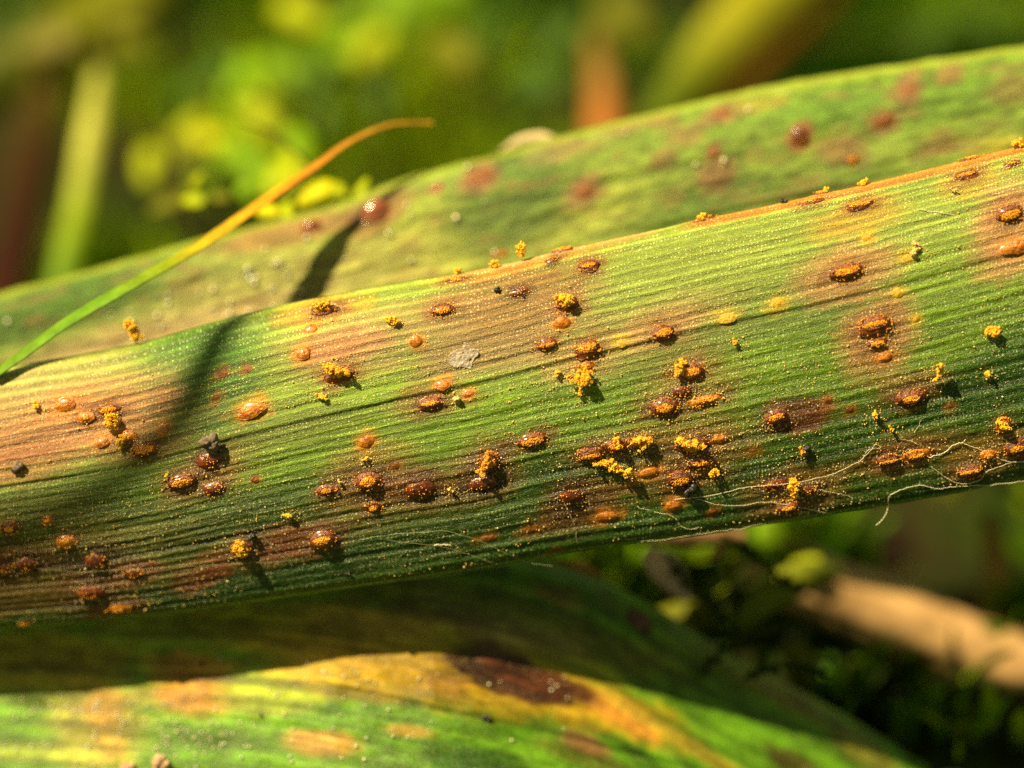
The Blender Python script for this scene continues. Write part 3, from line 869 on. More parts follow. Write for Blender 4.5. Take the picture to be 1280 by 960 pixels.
# rolled orange brown rim at the right of the upper edge, thin pale rim elsewhere
rimw = 10 + 4 * (fbm(U * .6, Wn * 0 + 3, 55, 3) - .5)
dyr = (Y - main.top(X))
rk = (1 - sstep(rimw * .75, rimw * 1.2, dyr)) * sstep(830, 900, X)
pig[:] = pig * (1 - rk[..., None] * .9) + np.array((0.32, 0.135, 0.03)) * rk[..., None] * .9
rk = (1 - sstep(3, 8, dyr)) * (sstep(560, 600, X) - sstep(800, 840, X))
pig[:] = pig * (1 - rk[..., None] * .7) + np.array((0.36, 0.2, 0.09)) * rk[..., None] * .7
dyb = (main.bot(X) - Y)
rb = (1 - sstep(1.5, 5, dyb))[..., None]
pig[:] = pig * (1 - rb * .6) + np.array((0.14, 0.24, 0.05)) * rb * .6
pig *= (1 - .25 * G1 - .35 * G2)[..., None]                                            # crease shade along the folds, darkened into the pigment
stripe = fbm(U * .15, (Wn + warp) * 3.1, 19, 3)[..., None]
pig *= (.87 + .26 * sstep(.2, .8, stripe))
fine_ = np.clip(np.sin(2 * np.pi * (Wn + warp) / .30 + 1.1 * (fbm(U * .2, Wn * 1.5, 27, 2) - .5)), -.2, 1)[..., None]
pig *= (.89 + .46 * fine_ * (.35 + fbm(U * .25, Wn * .9, 43, 2)[..., None]))
fr = fbm(U * 3.4, (Wn + warp) * 7, 23, 3)[..., None]
pig *= (.9 + .2 * fr)
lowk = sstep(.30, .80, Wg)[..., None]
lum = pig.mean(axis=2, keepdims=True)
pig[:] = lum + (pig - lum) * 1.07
pig *= (1.04 - .18 * lowk)  # deepens the painted shade of the lower half
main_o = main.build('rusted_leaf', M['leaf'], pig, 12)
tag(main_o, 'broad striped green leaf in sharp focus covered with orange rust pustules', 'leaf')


# ------------------------------------------------------------------ pustules
def dome(leaf, x, y, l, w, height, open_=None, noise=.12, seed=0, sink=.02, nr=11, na=30, base_p=None):
    """skin of a pustule: an elliptical blister; open_ = (offset across, half length, half width) leaves a slit"""
    p, n, t, b = leaf.frame(x, y)
    k = np.linalg.norm(P(x + 1, y, float(depth_of(p))) - P(x, y, float(depth_of(p))))
    a, c = l / 2 * k, w / 2 * k
    r_ = np.random.default_rng(seed)
    th = np.linspace(0, 2 * np.pi, na, endpoint=False)
    per = 1 + noise * (sum(np.sin(th * q + r_.uniform(0, 6.28)) / q for q in (2, 3, 5, 7)))
    per = per * (1 + .10 * (r_.random(na) - .5))
    out = np.stack([np.cos(th) * a * per * 1.08, np.sin(th) * c * per * 1.08], -1)
    if open_:
        off, oa, oc = open_
        jag = 1 + .42 * (r_.random(na) - .5)
        inn = np.stack([np.cos(th) * a * oa * jag, off * c + np.sin(th) * c * oc * jag], -1)
    else:
        inn = np.zeros((na, 2))
    s = np.linspace(0, 1, nr)
    q = out[None] * (1 - s)[:, None, None] + inn[None] * s[:, None, None]
    rr = np.sqrt((q[..., 0] / (a * 1.1)) ** 2 + (q[..., 1] / (c * 1.1)) ** 2)
    z = height * np.clip(1 - rr ** 2.4, 0, 1) ** .75 - sink * (1 - s)[:, None]
    if open_:
        z = z + height * .22 * np.exp(-((s - .86) / .12) ** 2)[:, None] - height * .10 * (s > .97)[:, None]
    z = z + (r_.random(z.shape) - .5) * height * .05
    V = p + q[..., :1] * t + q[..., 1:] * b + z[..., None] * n
    F = [grid_faces(nr, na, True)]
    V = V.reshape(-1, 3)
    if open_:                                                 # turned-in lip gives the torn skin its thickness
        lip = p + inn[:, :1] * .94 * t + (inn[:, 1:] * .94) * b + (z[-1] - height * .42)[:, None] * n
        e = (nr - 1) * na; j = np.arange(na)
        F.append(np.stack([e + j, e + (j + 1) % na, len(V) + (j + 1) % na, len(V) + j], -1))
        V = np.vstack([V, lip])
    # hidden underside closes the body
    m0 = len(V)
    V = np.vstack([V, p - n * .08])
    j = np.arange(na)
    F2 = np.stack([(j + 1) % na, j, np.full(na, m0)], -1)
    return V, [np.vstack(F), F2], (p, n, t, b, a, c)


def spore_core(fr, height, off, oa, oc, seed, dens=1.0, spill=.25):
    p, n, t, b, a, c = fr
    r_ = np.random.default_rng(seed)
    na, nr = 22, 7
    th = np.linspace(0, 2 * np.pi, na, endpoint=False); s = np.linspace(1, 0, nr)
    q = np.stack([np.outer(s, np.cos(th)) * a * oa * 1.02, off * c + np.outer(s, np.sin(th)) * c * oc * 1.02], -1)
    z = height * (.45 + .75 * np.sqrt(np.clip(1 - s[:, None] ** 2, 0, 1))) + (r_.random((nr, na)) - .5) * height * .18
    z[0] -= height * .4
    V = (p + q[..., :1] * t + q[..., 1:] * b + z[..., None] * n).reshape(-1, 3)
    V2 = np.vstack([V, p + off * c * b - n * .02])
    j = np.arange(na)
    F = [grid_faces(nr, na, True), np.stack([(j + 1) % na, j, np.full(na, len(V))], -1)]
    m = int(110 * dens * max(.5, a * c / .09))
    rad = np.sqrt(r_.random(m)); an = r_.uniform(0, 6.28, m)
    u = rad * np.cos(an) * a * oa * 1.05; v = off * c + rad * np.sin(an) * c * oc * 1.1
    zz = height * (.5 + .72 * np.sqrt(np.clip(1 - rad ** 2, 0, 1))) + r_.random(m) * .03
    cen = p + u[:, None] * t + v[:, None] * b + zz[:, None] * n
    g = grains(cen, r_.uniform(.012, .028, m), seed)
    parts = [(V2, F), g]
    ms = int(m * spill)
    if ms:
        an = r_.uniform(0, 6.28, ms); rad = np.minimum(1 + np.abs(r_.normal(0, .2, ms)), 1.16)
        u = rad * np.cos(an) * a * .95; v = rad * np.sin(an) * c * 1.0
        hh = height * np.clip(1 - (rad * .93) ** 2, 0, 1) ** .7 + .03
        cen = p + u[:, None] * t + v[:, None] * b + (hh + .01)[:, None] * n
        parts.append(grains(cen, r_.uniform(.014, .028, ms), seed + 1))
    return join(parts)


def pustules(leaf, leaf_o, lst, seed0=100, hs=1.0):
    for q, (k, x, y, l, w) in enumerate(lst):
        sd = seed0 + q * 7
        r_ = np.random.default_rng(sd)
        wu = w / PXU
        if k == 'o':
            h = wu * .21 * hs
            off = -.12 if r_.random() < .7 else .1
            off += r_.uniform(-.1, .1)
            oa, oc = r_.uniform(.55, .85), r_.uniform(.30, .62)
            l, w = l * .92, w * .92
            V, F, fr = dome(leaf, x, y, l, w, h, (off, oa, oc), r_.uniform(.10, .26), sd)
            o = link('rust_pustule', mesh_np('rust_pustule', V, F), M['skin'], leaf_o)
            V, F = spore_core(fr, h * .92, off, oa, oc, sd, r_.uniform(.8, 1.4), r_.uniform(.05, .22))
            link('spore_mass', mesh_np('spore_mass', V, F), M['spore'], o)
        elif k == 's':
            h = wu * .20 * hs
            V, F, fr = dome(leaf, x, y, l, w, h, None, .16, sd)
            o = link('rust_pustule', mesh_np('rust_pustule', V, F), M['skin'] if r_.random() < .5 else M['amber'], leaf_o)
            V, F = spore_core(fr, h * .9, r_.uniform(-.3, .1), .5, .45, sd, .8, .3)
            link('spore_mass', mesh_np('spore_mass', V, F), M['spore'], o)
        elif k == 'D':                                        # tall glossy brown bump
            V, F, fr = dome(leaf, x, y, l, w, wu * .55, None, .08, sd)
            link('rust_blister', mesh_np('rust_blister', V, F), M['bump'], leaf_o)
        elif k == 'd':
            V, F, fr = dome(leaf, x, y, l, w, wu * .21 * hs, None, .18, sd)
            o = link('rust_pustule', mesh_np('rust_pustule', V, F), M['dark'], leaf_o)
            p, n, t, b, a, c = fr
            m = 26
            an = r_.uniform(0, 6.28, m); rad = np.sqrt(r_.random(m)) * 1.15
            cen = p + (rad * np.cos(an) * a)[:, None] * t + (rad * np.sin(an) * c)[:, None] * b + (wu * .21 * np.clip(1 - rad ** 2.4, 0, 1) ** .75 + .008)[:, None] * n
            V, F = grains(cen, r_.uniform(.012, .028, m), sd)
            tag(link('spore_grains', mesh_np('spore_grains', V, F), M['spore'], o), kind='stuff')
        else:
            h = {'b': r_.uniform(.12, .20), 'y': .08, 'f': .07}[k] * wu * hs
            V, F, fr = dome(leaf, x, y, l, w, h, None, .17, sd, sink=.02)
            link('rust_blister', mesh_np('rust_blister', V, F), M[{'b': 'amber', 'y': 'yellow', 'f': 'faint'}[k]], leaf_o)


pustules(main, main_o, PUST)


# ------------------------------------------------------------------ loose spores, grit, fibres on the main leaf
def clump(leaf, path, rad, label, mat='clump', lift=.10, n=None, seed=0, cat='spore clump', name='spore_clump', up=0.0, gr=(.012, .030), group='loose clumps of spores', rise=None):
    r_ = np.random.default_rng(seed)
    pts = []
    for i, (x, y) in enumerate(path):
        p, nn, t, b = leaf.frame(x, y)
        z = lift + (rise[i] if rise else 0)
        pts.append((p, nn, z))
    base = np.array([p + nn * z for p, nn, z in pts]); nrm = pts[0][1]
    rr = np.array(rad, float) / PXU if hasattr(rad, '__len__') else np.full(len(path), rad / PXU)
    if len(base) == 1:
        base = np.vstack([base, base + pts[0][1] * .02]); rr = np.array([rr[0], rr[0]])
    L = np.linalg.norm(np.diff(base, axis=0), axis=1).sum() + rr.mean() * 2
    n = n or int(np.clip(L * rr.mean() * 7200, 50, 1500))
    tt = r_.random(n)
    # lumps: grains gather round a few centres, so the outline is ragged
    nl = max(8, int(n / 16))
    lc_t = r_.random(nl)
    lc = np.stack([np.interp(lc_t, np.linspace(0, 1, len(base)), base[:, k]) for k in range(3)], -1)
    lr = np.interp(lc_t, np.linspace(0, 1, len(base)), rr)
    o = r_.normal(size=(nl, 3)); o /= np.linalg.norm(o, axis=1)[:, None]
    lc = lc + o * (lr * (.15 + r_.random(nl) ** .7 * .95))[:, None]
    w = r_.integers(0, nl, n)
    v = r_.normal(size=(n, 3)); v /= np.linalg.norm(v, axis=1)[:, None]
    cen = lc[w] + v * (np.minimum(lr[w] * .45, .055 + .05 * r_.random(n)) * r_.random(n) ** .33)[:, None]
    low = ((cen - pts[0][0]) @ nrm) < .015
    cen[low] -= nrm * (((cen[low] - pts[0][0]) @ nrm) - .015)[:, None]
    V, F = grains(cen, r_.uniform(gr[0], gr[1], n), seed)
    me = mesh_np(name, V, F)
    ob = link(name, me, M[mat])
    tag(ob, label, cat, group)
    return ob


CL = [
    ([(176, 430), (170, 414), (168, 402)], [7, 7, 5], 'tall orange spore clump standing on the upper edge of the main leaf, far left', 'clump', [0, .38, .72]),
    ([(140, 518), (141, 530)], [7, 8], 'bright yellow spore flake on the pustule in the pinkish patch at the left', 'clump', [.05, .05]),
    ([(150, 555), (158, 545)], [5, 5], 'small double yellow spore lump just below the bright flake on the pinkish patch', 'clump', None),
    ([(485, 402), (496, 402)], [6, 5], 'single round yellow clump on green between two brownish patches near the upper edge', 'clump', None),
    ([(399, 495), (409, 496)], [3.5, 3.5], 'small yellow crumb below the long orange pustule and its brown patch', 'clump', None),
    ([(406, 458), (418, 464), (436, 466)], [4, 7, 6], 'orange spore crust over the long pustule in the left brown patch', 'clump', [.1, .1, .1]),
    ([(398, 388), (412, 385)], [5, 5], 'orange spore crumb on the pustule close under the upper edge, beside a short fibre', 'clump', [.08, .08]),
    ([(653, 322), (656, 313)], [6, 5], 'orange spore clump sticking up from the upper edge, left of a dark pustule', 'clump', [.08, .42]),
    ([(620, 328), (618, 334)], [5, 5], 'lower orange clump on the upper edge next to the brown patch', 'clump', None),
    ([(570, 337), (578, 335)], [3, 3], 'tiny orange crumb at the upper edge where the pale rim begins', 'clump', None),
    ([(715, 470), (735, 472), (728, 480)], [7, 9, 5], 'large crumbly yellow spore heap below the round pustule at the dark fold', 'clump', [.05, .08, .05]),
    ([(725, 487), (724, 493)], [3, 2.5], 'yellow drip hanging under the large crumbly heap', 'clump', None),
    ([(696, 464), (697, 470)], [4, 3], 'small yellow ball left of the large crumbly heap', 'clump', None),
    ([(700, 374), (712, 378)], [6, 6], 'yellow crumbs on the upper of two stacked pustules under the upper edge', 'clump', [.06, .1]),
    ([(851, 452), (850, 466)], [6, 6], 'yellow spore crust on the left side of a dark orange pustule in the middle', 'clump', [.06, .06]),
    ([(790, 552), (802, 546), (812, 551), (800, 558)], [4, 4, 4, 4], 'scattered golden crumbs on a pustule right of the twin pustules', 'clump', [.06, .06, .06, .06]),
    ([(745, 577), (760, 578), (768, 588)], [5, 5, 4], 'knobbly golden spore chain below the twin pustules', 'clump', None),
    ([(762, 574), (772, 584), (780, 592), (788, 585)], [4, 4, 4.5, 3.5], 'hook shaped golden spore curl at the end of the knobbly chain', 'clump', [.02, .05, .08, .12]),
    ([(770, 549), (774, 557)], [4, 4], 'golden crumb between the twin pustules and the scattered crumbs', 'clump', [.06, .06]),
    ([(848, 549), (862, 554), (876, 555)], [5, 6, 5], 'yellow crumbs covering the top pustule of the stacked trio', 'clump', [.06, .08, .08]),
    ([(888, 590), (896, 588)], [5, 4], 'amber crumb at the right end of the stacked trio', 'clump', None),
    ([(1166, 475), (1173, 466), (1175, 459), (1171, 454)], [3, 4, 4, 3], 'slender curved yellow spore thread standing above an amber pustule', 'clump', [.02, .12, .22, .3]),
    ([(1234, 415), (1247, 415)], [6, 6], 'flat yellow spore crumb on bare green near the right edge, the larger of two', 'clump', None),
    ([(1234, 464), (1235, 470)], [3.5, 3.5], 'small block of yellow spores below the flat crumb near the right edge', 'clump', None),
    ([(1093, 514), (1094, 521)], [3.5, 3], 'tiny yellow crumb left below the lone amber pustule', 'clump', None),
    ([(1110, 532), (1116, 540)], [2.5, 2.5], 'tiniest yellow crumbs trailing below the lone amber pustule', 'clump', None),
    ([(989, 600), (992, 608), (992, 620)], [7, 6, 3.5], 'bright yellow drip shaped spore clump above the lowest pustule', 'clump', [.1, .14, .1]),
    ([(1248, 527), (1258, 534)], [4.5, 4.5], 'golden two lobed spore clump close to the right edge above dark pustules', 'clump', [.04, .04]),
    ([(1144, 303), (1147, 312), (1140, 318)], [3, 4, 3], 'pale cream spore fluff on green between two amber pustules, upper right', 'pale_clump', None),
    ([(1276, 172), (1270, 176)], [6, 5], 'yellow spore crust on the upper edge in the top right', 'clump', None),
    ([(872, 268), (884, 268)], [4, 3.5], 'flat golden crust at the start of the orange rolled rim', 'clump', None),
    ([(1076, 223), (1084, 222)], [4, 3.5], 'golden crust on the middle of the orange rolled rim', 'clump', None),
    ([(1030, 236), (1035, 235)], [3.5, 3], 'little orange crust on the rim above the double pustule', 'clump', None),
    ([(298, 680), (302, 690)], [7, 7], 'bright golden spore plug in the dark pustule near the lower edge', 'clump', [.06, .06]),
    ([(360, 643), (362, 644)], [4, 3.5], 'small round orange crumb alone on dark green, lower middle', 'clump', None),
    ([(46, 503), (46, 512)], [4, 3], 'faint yellow smear of spores at the far left', 'clump', None),
    ([(568, 497), (572, 500)], [3.5, 3], 'buff crumb beside the wet dark pustule below the dark fold', 'pale_clump', None),
    ([(454, 574), (464, 573)], [2.5, 2.5], 'thin golden row of crumbs under the single amber blister', 'clump', None),
    ([(424, 602), (426, 604)], [2.5, 2], 'pale grain left of the big dark pustule group', 'pale_clump', None),
    ([(560, 610), (566, 613)], [2, 2], 'two pale gold grains between dark pustules in the lower middle', 'pale_clump', None),
    ([(917, 423), (918, 430)], [2.5, 2.5], 'small yellow crumb right of the middle just under the dark fold', 'clump', None),
    ([(612, 568), (608, 580), (600, 590)], [5, 5, 5], 'brown gold crust bridging two dark pustules in the centre', 'spore', [.08, .08, .08]),
    ([(208, 592), (209, 593)], [2.5, 2.5], 'single orange grain above the glossy pustule left of centre', 'clump', None),
    ([(1187, 238), (1195, 240)], [2, 2], 'two faint gold grains near the right end of the rim', 'pale_clump', None),
    ([(1001, 561), (1004, 566)], [3.5, 3], 'brown gold crumb touching a black grit grain', 'spore', None),
]
for q, c in enumerate(CL):
    clump(main, c[0], c[1], c[2], c[3], seed=500 + q, rise=c[4])


def rock(leaf, x, y, rx, ry, label, mat='grit', seed=0, n=9, cat='grit', name='grit_grain', d=.10):
    """an angular grain made of a few fused chips"""
    r_ = np.random.default_rng(seed)
    p, nn, t, b = leaf.frame(x, y)
    parts = []
    for q in range(n):
        c = p + t * r_.uniform(-.6, .6) * rx / PXU + b * r_.uniform(-.6, .6) * ry / PXU + nn * (d * .5 + r_.uniform(0, .6) * min(rx, ry) / PXU)
        parts.append(grains(c[None], np.array([r_.uniform(.35, .62) * min(rx, ry) / PXU]), seed + q, .9))
    V, F = join(parts)
    o = link(name, mesh_np(name, V, F, smooth=False), M[mat])
    return tag(o, label, cat)


rock(main, 622, 364, 6, 4, 'tiny black grit grain on the brown patch just below the upper edge', seed=1)
rock(main, 862, 611, 9, 7, 'black sooty lump touching the lowest pustule of the stacked trio', seed=2, n=14)
rock(main, 1008, 561, 5, 6, 'small black grain beside a brown gold crumb right of centre', seed=3)
rock(main, 314, 671, 7, 5, 'soft black grain touching the golden spore plug', seed=4)
rock(main, 435, 717, 7, 4, 'dull black speck near the lower edge of the main leaf', seed=5)
rock(main, 981, 249, 6, 3.5, 'blue black grain on the upper edge left of the double pustule', seed=6)
rock(main, 24, 583, 7, 8, 'charred crumb on the pinkish patch at the far left', 'debris', 7, 10)
rock(main, 20, 588, 5, 5, 'small black chip leaning on the charred crumb at the far left', seed=8, n=6)
ob = rock(main, 264, 553, 10, 14, 'grey crusty debris heap on top of a dark pustule left of centre', 'debris', 9, 26, 'debris', 'debris_heap', .25)
rock(main, 655, 366 + 4, 3, 2, 'minute dark chip beside the dark pustule in the brown patch', seed=12, n=4)


def flake():
    """curled translucent-looking scrap of skin"""
    r_ = np.random.default_rng(3)
    p, n, t, b = main.frame(580, 446)
    nx, ny = 44, 40
    u, v = np.meshgrid(np.linspace(-1, 1, nx), np.linspace(-1, 1, ny), indexing='ij')
    z = .03 + .02 * u * v + .035 * (fbm(u * 3 + 5, v * 3 + 2, 4, 3) - .3)
    ru = .46 * (1 + .18 * np.sin(v * 4 + 1)); rv = .36 * (1 + .2 * np.sin(u * 5))
    top = p + (u * ru)[..., None] * t + (v * rv + u * .05)[..., None] * b + z[..., None] * n
    bot = top - n * .02
    ring = np.concatenate([top, bot[:, ::-1]], 1)
    keep = grid_faces(nx, 2 * ny, True)
    hole = fbm(u * 2.4 + 9, v * 2.4, 8, 3)
    dead = (hole < .24) | (np.sqrt(u ** 2 + v ** 2) > .62 + .75 * fbm(u * 5 + 3, v * 5 + 7, 14, 3))
    dead = np.concatenate([dead, dead[:, ::-1]], 1).ravel()
    keep = keep[~dead[keep].any(1)]
    o = link('skin_flake', mesh_np('skin_flake', ring.reshape(-1, 3), keep), M['flake'])
    tag(o, 'whitish ragged flake of dead skin on the brown patch', 'flake')


flake()


def fibre(leaf, path, label, r=.018, mat='fibre', rise=.045, wob=.005, seed=0, group=None):
    r = r * .48
    """path of (x, y[, extra height]) over the leaf"""
    pts = []
    for q in path:
        p, n, t, b = leaf.frame(q[0], q[1])
        e = q[2] if len(q) > 2 else 0
        v = (q[1] - float(leaf.bot(float(q[0]))))
        if v > 0:                                          # hangs free below the leaf edge
            p = P(q[0], q[1], float(depth_of(p)))
        pts.append(p + n * (rise + e))
    n = max(24, int(12 * len(path)))
    pth = smooth_path(pts, n * 2, wob, seed)
    V, F = tube(pth, np.linspace(r, r * .7, n * 2), 6)
    o = link('silk_fibre', mesh_np('silk_fibre', V, F), M[mat])
    return tag(o, label, 'fibre', 'fine plant fibres and silk threads')


fibre(main, [(842, 624), (880, 620), (925, 609), (970, 602), (1020, 595), (1060, 582), (1085, 566), (1096, 552)], 'long pale fibre rising to the right above the lowest pustule', seed=1)
fibre(main, [(1078, 573), (1088, 563), (1100, 560), (1090, 554)], 'short looped fibre at the upper end of the long pale fibre', seed=2, r=.013)
fibre(main, [(1160, 571), (1180, 565), (1192, 556), (1204, 552), (1207, 549)], 'bright knotted fibre between two brown pustules near the right edge', seed=3, r=.028)
fibre(main, [(1204, 554), (1225, 560), (1246, 570), (1262, 575), (1290, 577)], 'pale fibre running right from the knotted fibre out of the frame', seed=4)
fibre(main, [(1286, 574), (1258, 577), (1238, 584), (1222, 598), (1204, 602), (1186, 596), (1163, 583)], 'curved pale fibre wrapping round the pustule near the right edge', seed=5)
fibre(main, [(1094, 653), (1103, 646), (1109, 632), (1114, 617), (1128, 612), (1148, 607), (1170, 609), (1196, 606), (1240, 603), (1290, 597)],
      'bright kinked fibre hanging free below the lower edge of the main leaf', seed=6, r=.020, rise=.10)
fibre(main, [(795, 632), (820, 639), (846, 648), (848, 656), (866, 661), (872, 659), (876, 664)], 'thin zigzag fibre on dark green left of the lowest pustule', seed=7, r=.014)
fibre(main, [(704, 624), (710, 640), (716, 658), (720, 676), (727, 689)], 'fine gold thread running down from the dark red spot', seed=8, r=.010)
fibre(main, [(868, 622), (900, 630), (925, 632), (952, 628), (985, 631), (1012, 637), (1040, 641)], 'pale fibre lying across the lowest pustule', seed=9, r=.014)
fibre(main, [(450, 674), (480, 667), (520, 663), (556, 659), (588, 667), (625, 683), (660, 700), (690, 706)], 'long dim fibre arching over dark green in the lower middle', seed=10, r=.014, mat='dim_fibre')
fibre(main, [(468, 671), (510, 678), (550, 683), (590, 694), (625, 704)], 'faint straight fibre below the long dim arching one', seed=11, r=.011, mat='dim_fibre')
fibre(main, [(322, 664), (338, 680), (352, 694), (366, 706)], 'dull brown fibre slanting over the brown patch near the golden plug', seed=12, r=.018, mat='dim_fibre')
fibre(main, [(1014, 609), (1036, 614), (1052, 618), (1066, 622)], 'short pale fibre right of the yellow drip shaped clump', seed=13, r=.012)
fibre(main, [(1148, 262), (1162, 265), (1176, 265), (1192, 269)], 'short cream fibre on bright green in the upper right', seed=14, r=.020)
fibre(main, [(1143, 540), (1147, 533), (1152, 524)], 'tiny upright pale hair below the lone amber pustule', seed=15, r=.012)
fibre(main, [(1125, 548), (1138, 551), (1152, 556)], 'tiny pale hair above the brown double pustule', seed=16, r=.011)
fibre(main, [(800, 676), (830, 672), (862, 668), (900, 662), (930, 657), (958, 653)], 'white thread stuck along the lower edge of the main leaf', seed=17, r=.011, rise=.04)
fibre(main, [(543, 682), (552, 681), (563, 681)], 'short white scrap of thread on dark green', seed=18, r=.034, rise=.04)
fibre(main, [(414, 380), (424, 384), (431, 396), (434, 404)], 'short curled fibre beside the pustule close under the upper edge', seed=19, r=.012)
fibre(main, [(1240, 244), (1262, 238), (1290, 230)], 'pale hair on the upper right pustule', seed=20, r=.014)
fibre(main, [(77, 551), (80, 545), (82, 540)], 'tiny pale bristle on the pinkish patch', seed=21, r=.014)
fibre(main, [(450, 738 - 8), (540, 722), (620, 708), (700, 690)], 'faint thread along the lower edge, left of the white one', seed=22, r=.010, mat='dim_fibre')
fibre(main, [(0, 706), (90, 712), (180, 708), (300, 704), (372, 699)], 'faint greenish thread across the shaded lower left of the main leaf', seed=23, r=.010, mat='dim_fibre')


def dust():
    """spore dust: single grains along the vein rows and round the pustules"""
    r_ = np.random.default_rng(77)
    n = 9000
    x = r_.uniform(0, 1280, n); w = r_.random(n)
    w = (np.round(w * 27 + .5) - .5 + r_.normal(0, .12, n)) / 27
    dens = fbm(x / 130, w * 9, 7, 3)
    fall = sstep(-200, 900, x) * .75 + .25
    keep = r_.random(n) < sstep(.42, .68, dens) * fall
    x, w = x[keep], np.clip(w[keep], .01, .99)
    y = main.top(x) + (main.bot(x) - main.top(x)) * w ** (1 / main.pexp(x))
    for (k, px, py, l, wd) in PUST:
        if k in 'osd':
            m = int(r_.uniform(18, 46) * (1.4 if px > 640 else .7))
            rr = np.abs(r_.normal(0, 1, m)) * .55 + .55; an = r_.uniform(0, 6.28, m)
            x = np.append(x, px + np.cos(an) * rr * l * .9); y = np.append(y, py + np.sin(an) * rr * wd * 1.1 - np.cos(an) * rr * l * .18)
    for c in CL:
        px, py = np.mean(c[0], axis=0)
        m = 40
        x = np.append(x, px + r_.normal(0, 10, m)); y = np.append(y, py + 3 + r_.normal(0, 8, m))
    for (px, py, sx, sy, m) in ((150, 610, 60, 14, 60), (60, 500, 40, 20, 60), (970, 460, 60, 14, 90), (900, 520, 70, 20, 120), (1100, 470, 80, 12, 60), (700, 500, 90, 22, 120)):
        x = np.append(x, px + r_.normal(0, sx, m)); y = np.append(y, py + r_.normal(0, sy, m))
    ok = (y > main.top(x) + 3) & (y < main.bot(x) - 3) & (x > -20) & (x < 1300)
    x, y = x[ok], y[ok]
    v = (y - main.top(x)) / (main.bot(x) - main.top(x)); w = v ** main.pexp(x)
    fi = (x - main.x[0]) / (main.x[-1] - main.x[0]) * (len(main.x) - 1); fj = w * (len(main.w) - 1)
    i, j = fi.round().astype(int), fj.round().astype(int)
    rad = r_.uniform(.009, .022, len(x)) * (1 + .6 * (r_.random(len(x)) < .06))
    c = main.pos[i, j] + main.nor[i, j] * (rad * .6)[:, None]
    V, F = grains(c, rad, 5)
    o = link('spore_dust', mesh_np('spore_dust', V, F), M['pale_clump'])
    tag(o, 'fine golden spore dust scattered over the main leaf', None, None, 'stuff')
    o.data.materials.clear(); o.data.materials.append(object_material('dust', (0.62, 0.34, 0.04), (0.74, 0.62, 0.28), 0.4, 1.6, 0.0, 0.0, 0.6))


dust()

# ------------------------------------------------------------------ upper leaf behind
b_top = spline([-150, 0, 120, 240, 340, 440, 500, 560, 640, 720, 870, 1000, 1140, 1280, 1430], [402, 366, 335, 302, 276, 249, 224, 206, 186, 163, 126, 99, 78, 56, 36])
b_bot = spline([-150, 0, 170, 330, 480, 600, 700, 870, 1050, 1280, 1430], [542, 521, 490, 447, 417, 397, 370, 334, 295, 240, 206])


def b_depth(x, v):
    d = 6.0 - .7 * np.clip((x - 400) / 900, -.6, 1.2)
    d = d + 1.1 * (np.clip(.3 - v, 0, 1) / .3) ** 2 + .4 * (np.clip(.03 - v, 0, 1) / .03) ** 2 - .6 * v
    return d


backl = Leaf(-120, 1400, 420, 120, b_top, b_bot, b_depth, spline([-150, 640, 1430], [1., 1., 1.]), .3)
U2, W2, X2, Y2 = backl.U, backl.Wg * 10, backl.X, backl.Y
backl.h += (fbm(U2 * .1, W2 * 1.8, 37, 3) - .5) * .12 + (fbm(U2, W2 * 1.6, 8, 3) - .5) * .12
pg2 = np.zeros(X2.shape + (3,))
bb = fbm(U2 * .22, W2 * .5, 88, 3)[..., None]
pg2[:] = np.array((0.085, 0.17, 0.012)) * (1 - bb) + np.array((0.19, 0.25, 0.03)) * bb
SP = (0.17, 0.075, 0.035)
patches(backl, pg2, [
    (540, 320, 230, 60, (0.30, 0.32, 0.045), .85), (260, 390, 260, 60, (0.27, 0.26, 0.07), .75), (170, 430, 200, 26, (0.36, 0.25, 0.13), .6), (60, 385, 170, 40, (0.035, 0.09, 0.005), .95), (640, 250, 90, 80, (0.04, 0.09, 0.008), .6),  # last dark green: shadow in the middle of the blade, painted in
    (360, 290, 90, 18, (0.20, 0.08, 0.03), .7), (640, 240, 70, 60, (0.045, 0.10, 0.01), .7), (980, 240, 150, 34, (0.05, 0.10, 0.01), .6), (1150, 120, 200, 34, (0.06, 0.15, 0.008), .7),  # dark greens in the middle and right of centre are painted shadow
    (600, 222, 26, 20, SP, .8), (545, 234, 10, 8, SP, .9), (731, 240, 24, 20, SP, .8), (902, 142, 28, 14, SP, .7), (860, 170, 22, 14, SP, .6), (830, 197, 16, 14, SP, .6), (895, 220, 26, 20, SP, .8),
    (830, 150, 20, 12, SP, .5), (892, 190, 12, 12, SP, .7), (1000, 172, 16, 18, (0.2, .05, .02), .9), (1135, 112, 18, 24, SP, .8), (1105, 152, 22, 18, SP, .75), (1187, 92, 20, 14, SP, .7),
    (1052, 186, 32, 18, SP, .7), (1177, 180, 26, 14, SP, .6), (1265, 110, 30, 20, SP, .5), (780, 160, 20, 12, SP, .4), (950, 130, 30, 10, (0.25, 0.2, 0.02), .5), (1250, 190, 40, 20, (.32, .26, .02), .6),
    (690, 190, 40, 14, GRYB, .4), (470, 265, 46, 26, (0.16, 0.06, 0.03), .75), (500, 380, 60, 30, (.36, .26, .1), .5),
])
mo = fbm(U2 * 2.2, W2 * 3.0, 301, 4)[..., None]
pg2 *= (.70 + .52 * sstep(.25, .75, mo))
mo2 = sstep(.58, .72, fbm(U2 * 1.1, W2 * 1.5, 311, 3))[..., None]
pg2[:] = pg2 * (1 - mo2 * .35) + np.array((0.20, 0.10, 0.04)) * mo2 * .35
rim = (1 - sstep(4, 12, Y2 - backl.top(X2)))[..., None]
pg2[:] = pg2 * (1 - rim * .7) + np.array((0.24, 0.30, 0.02)) * rim * .7
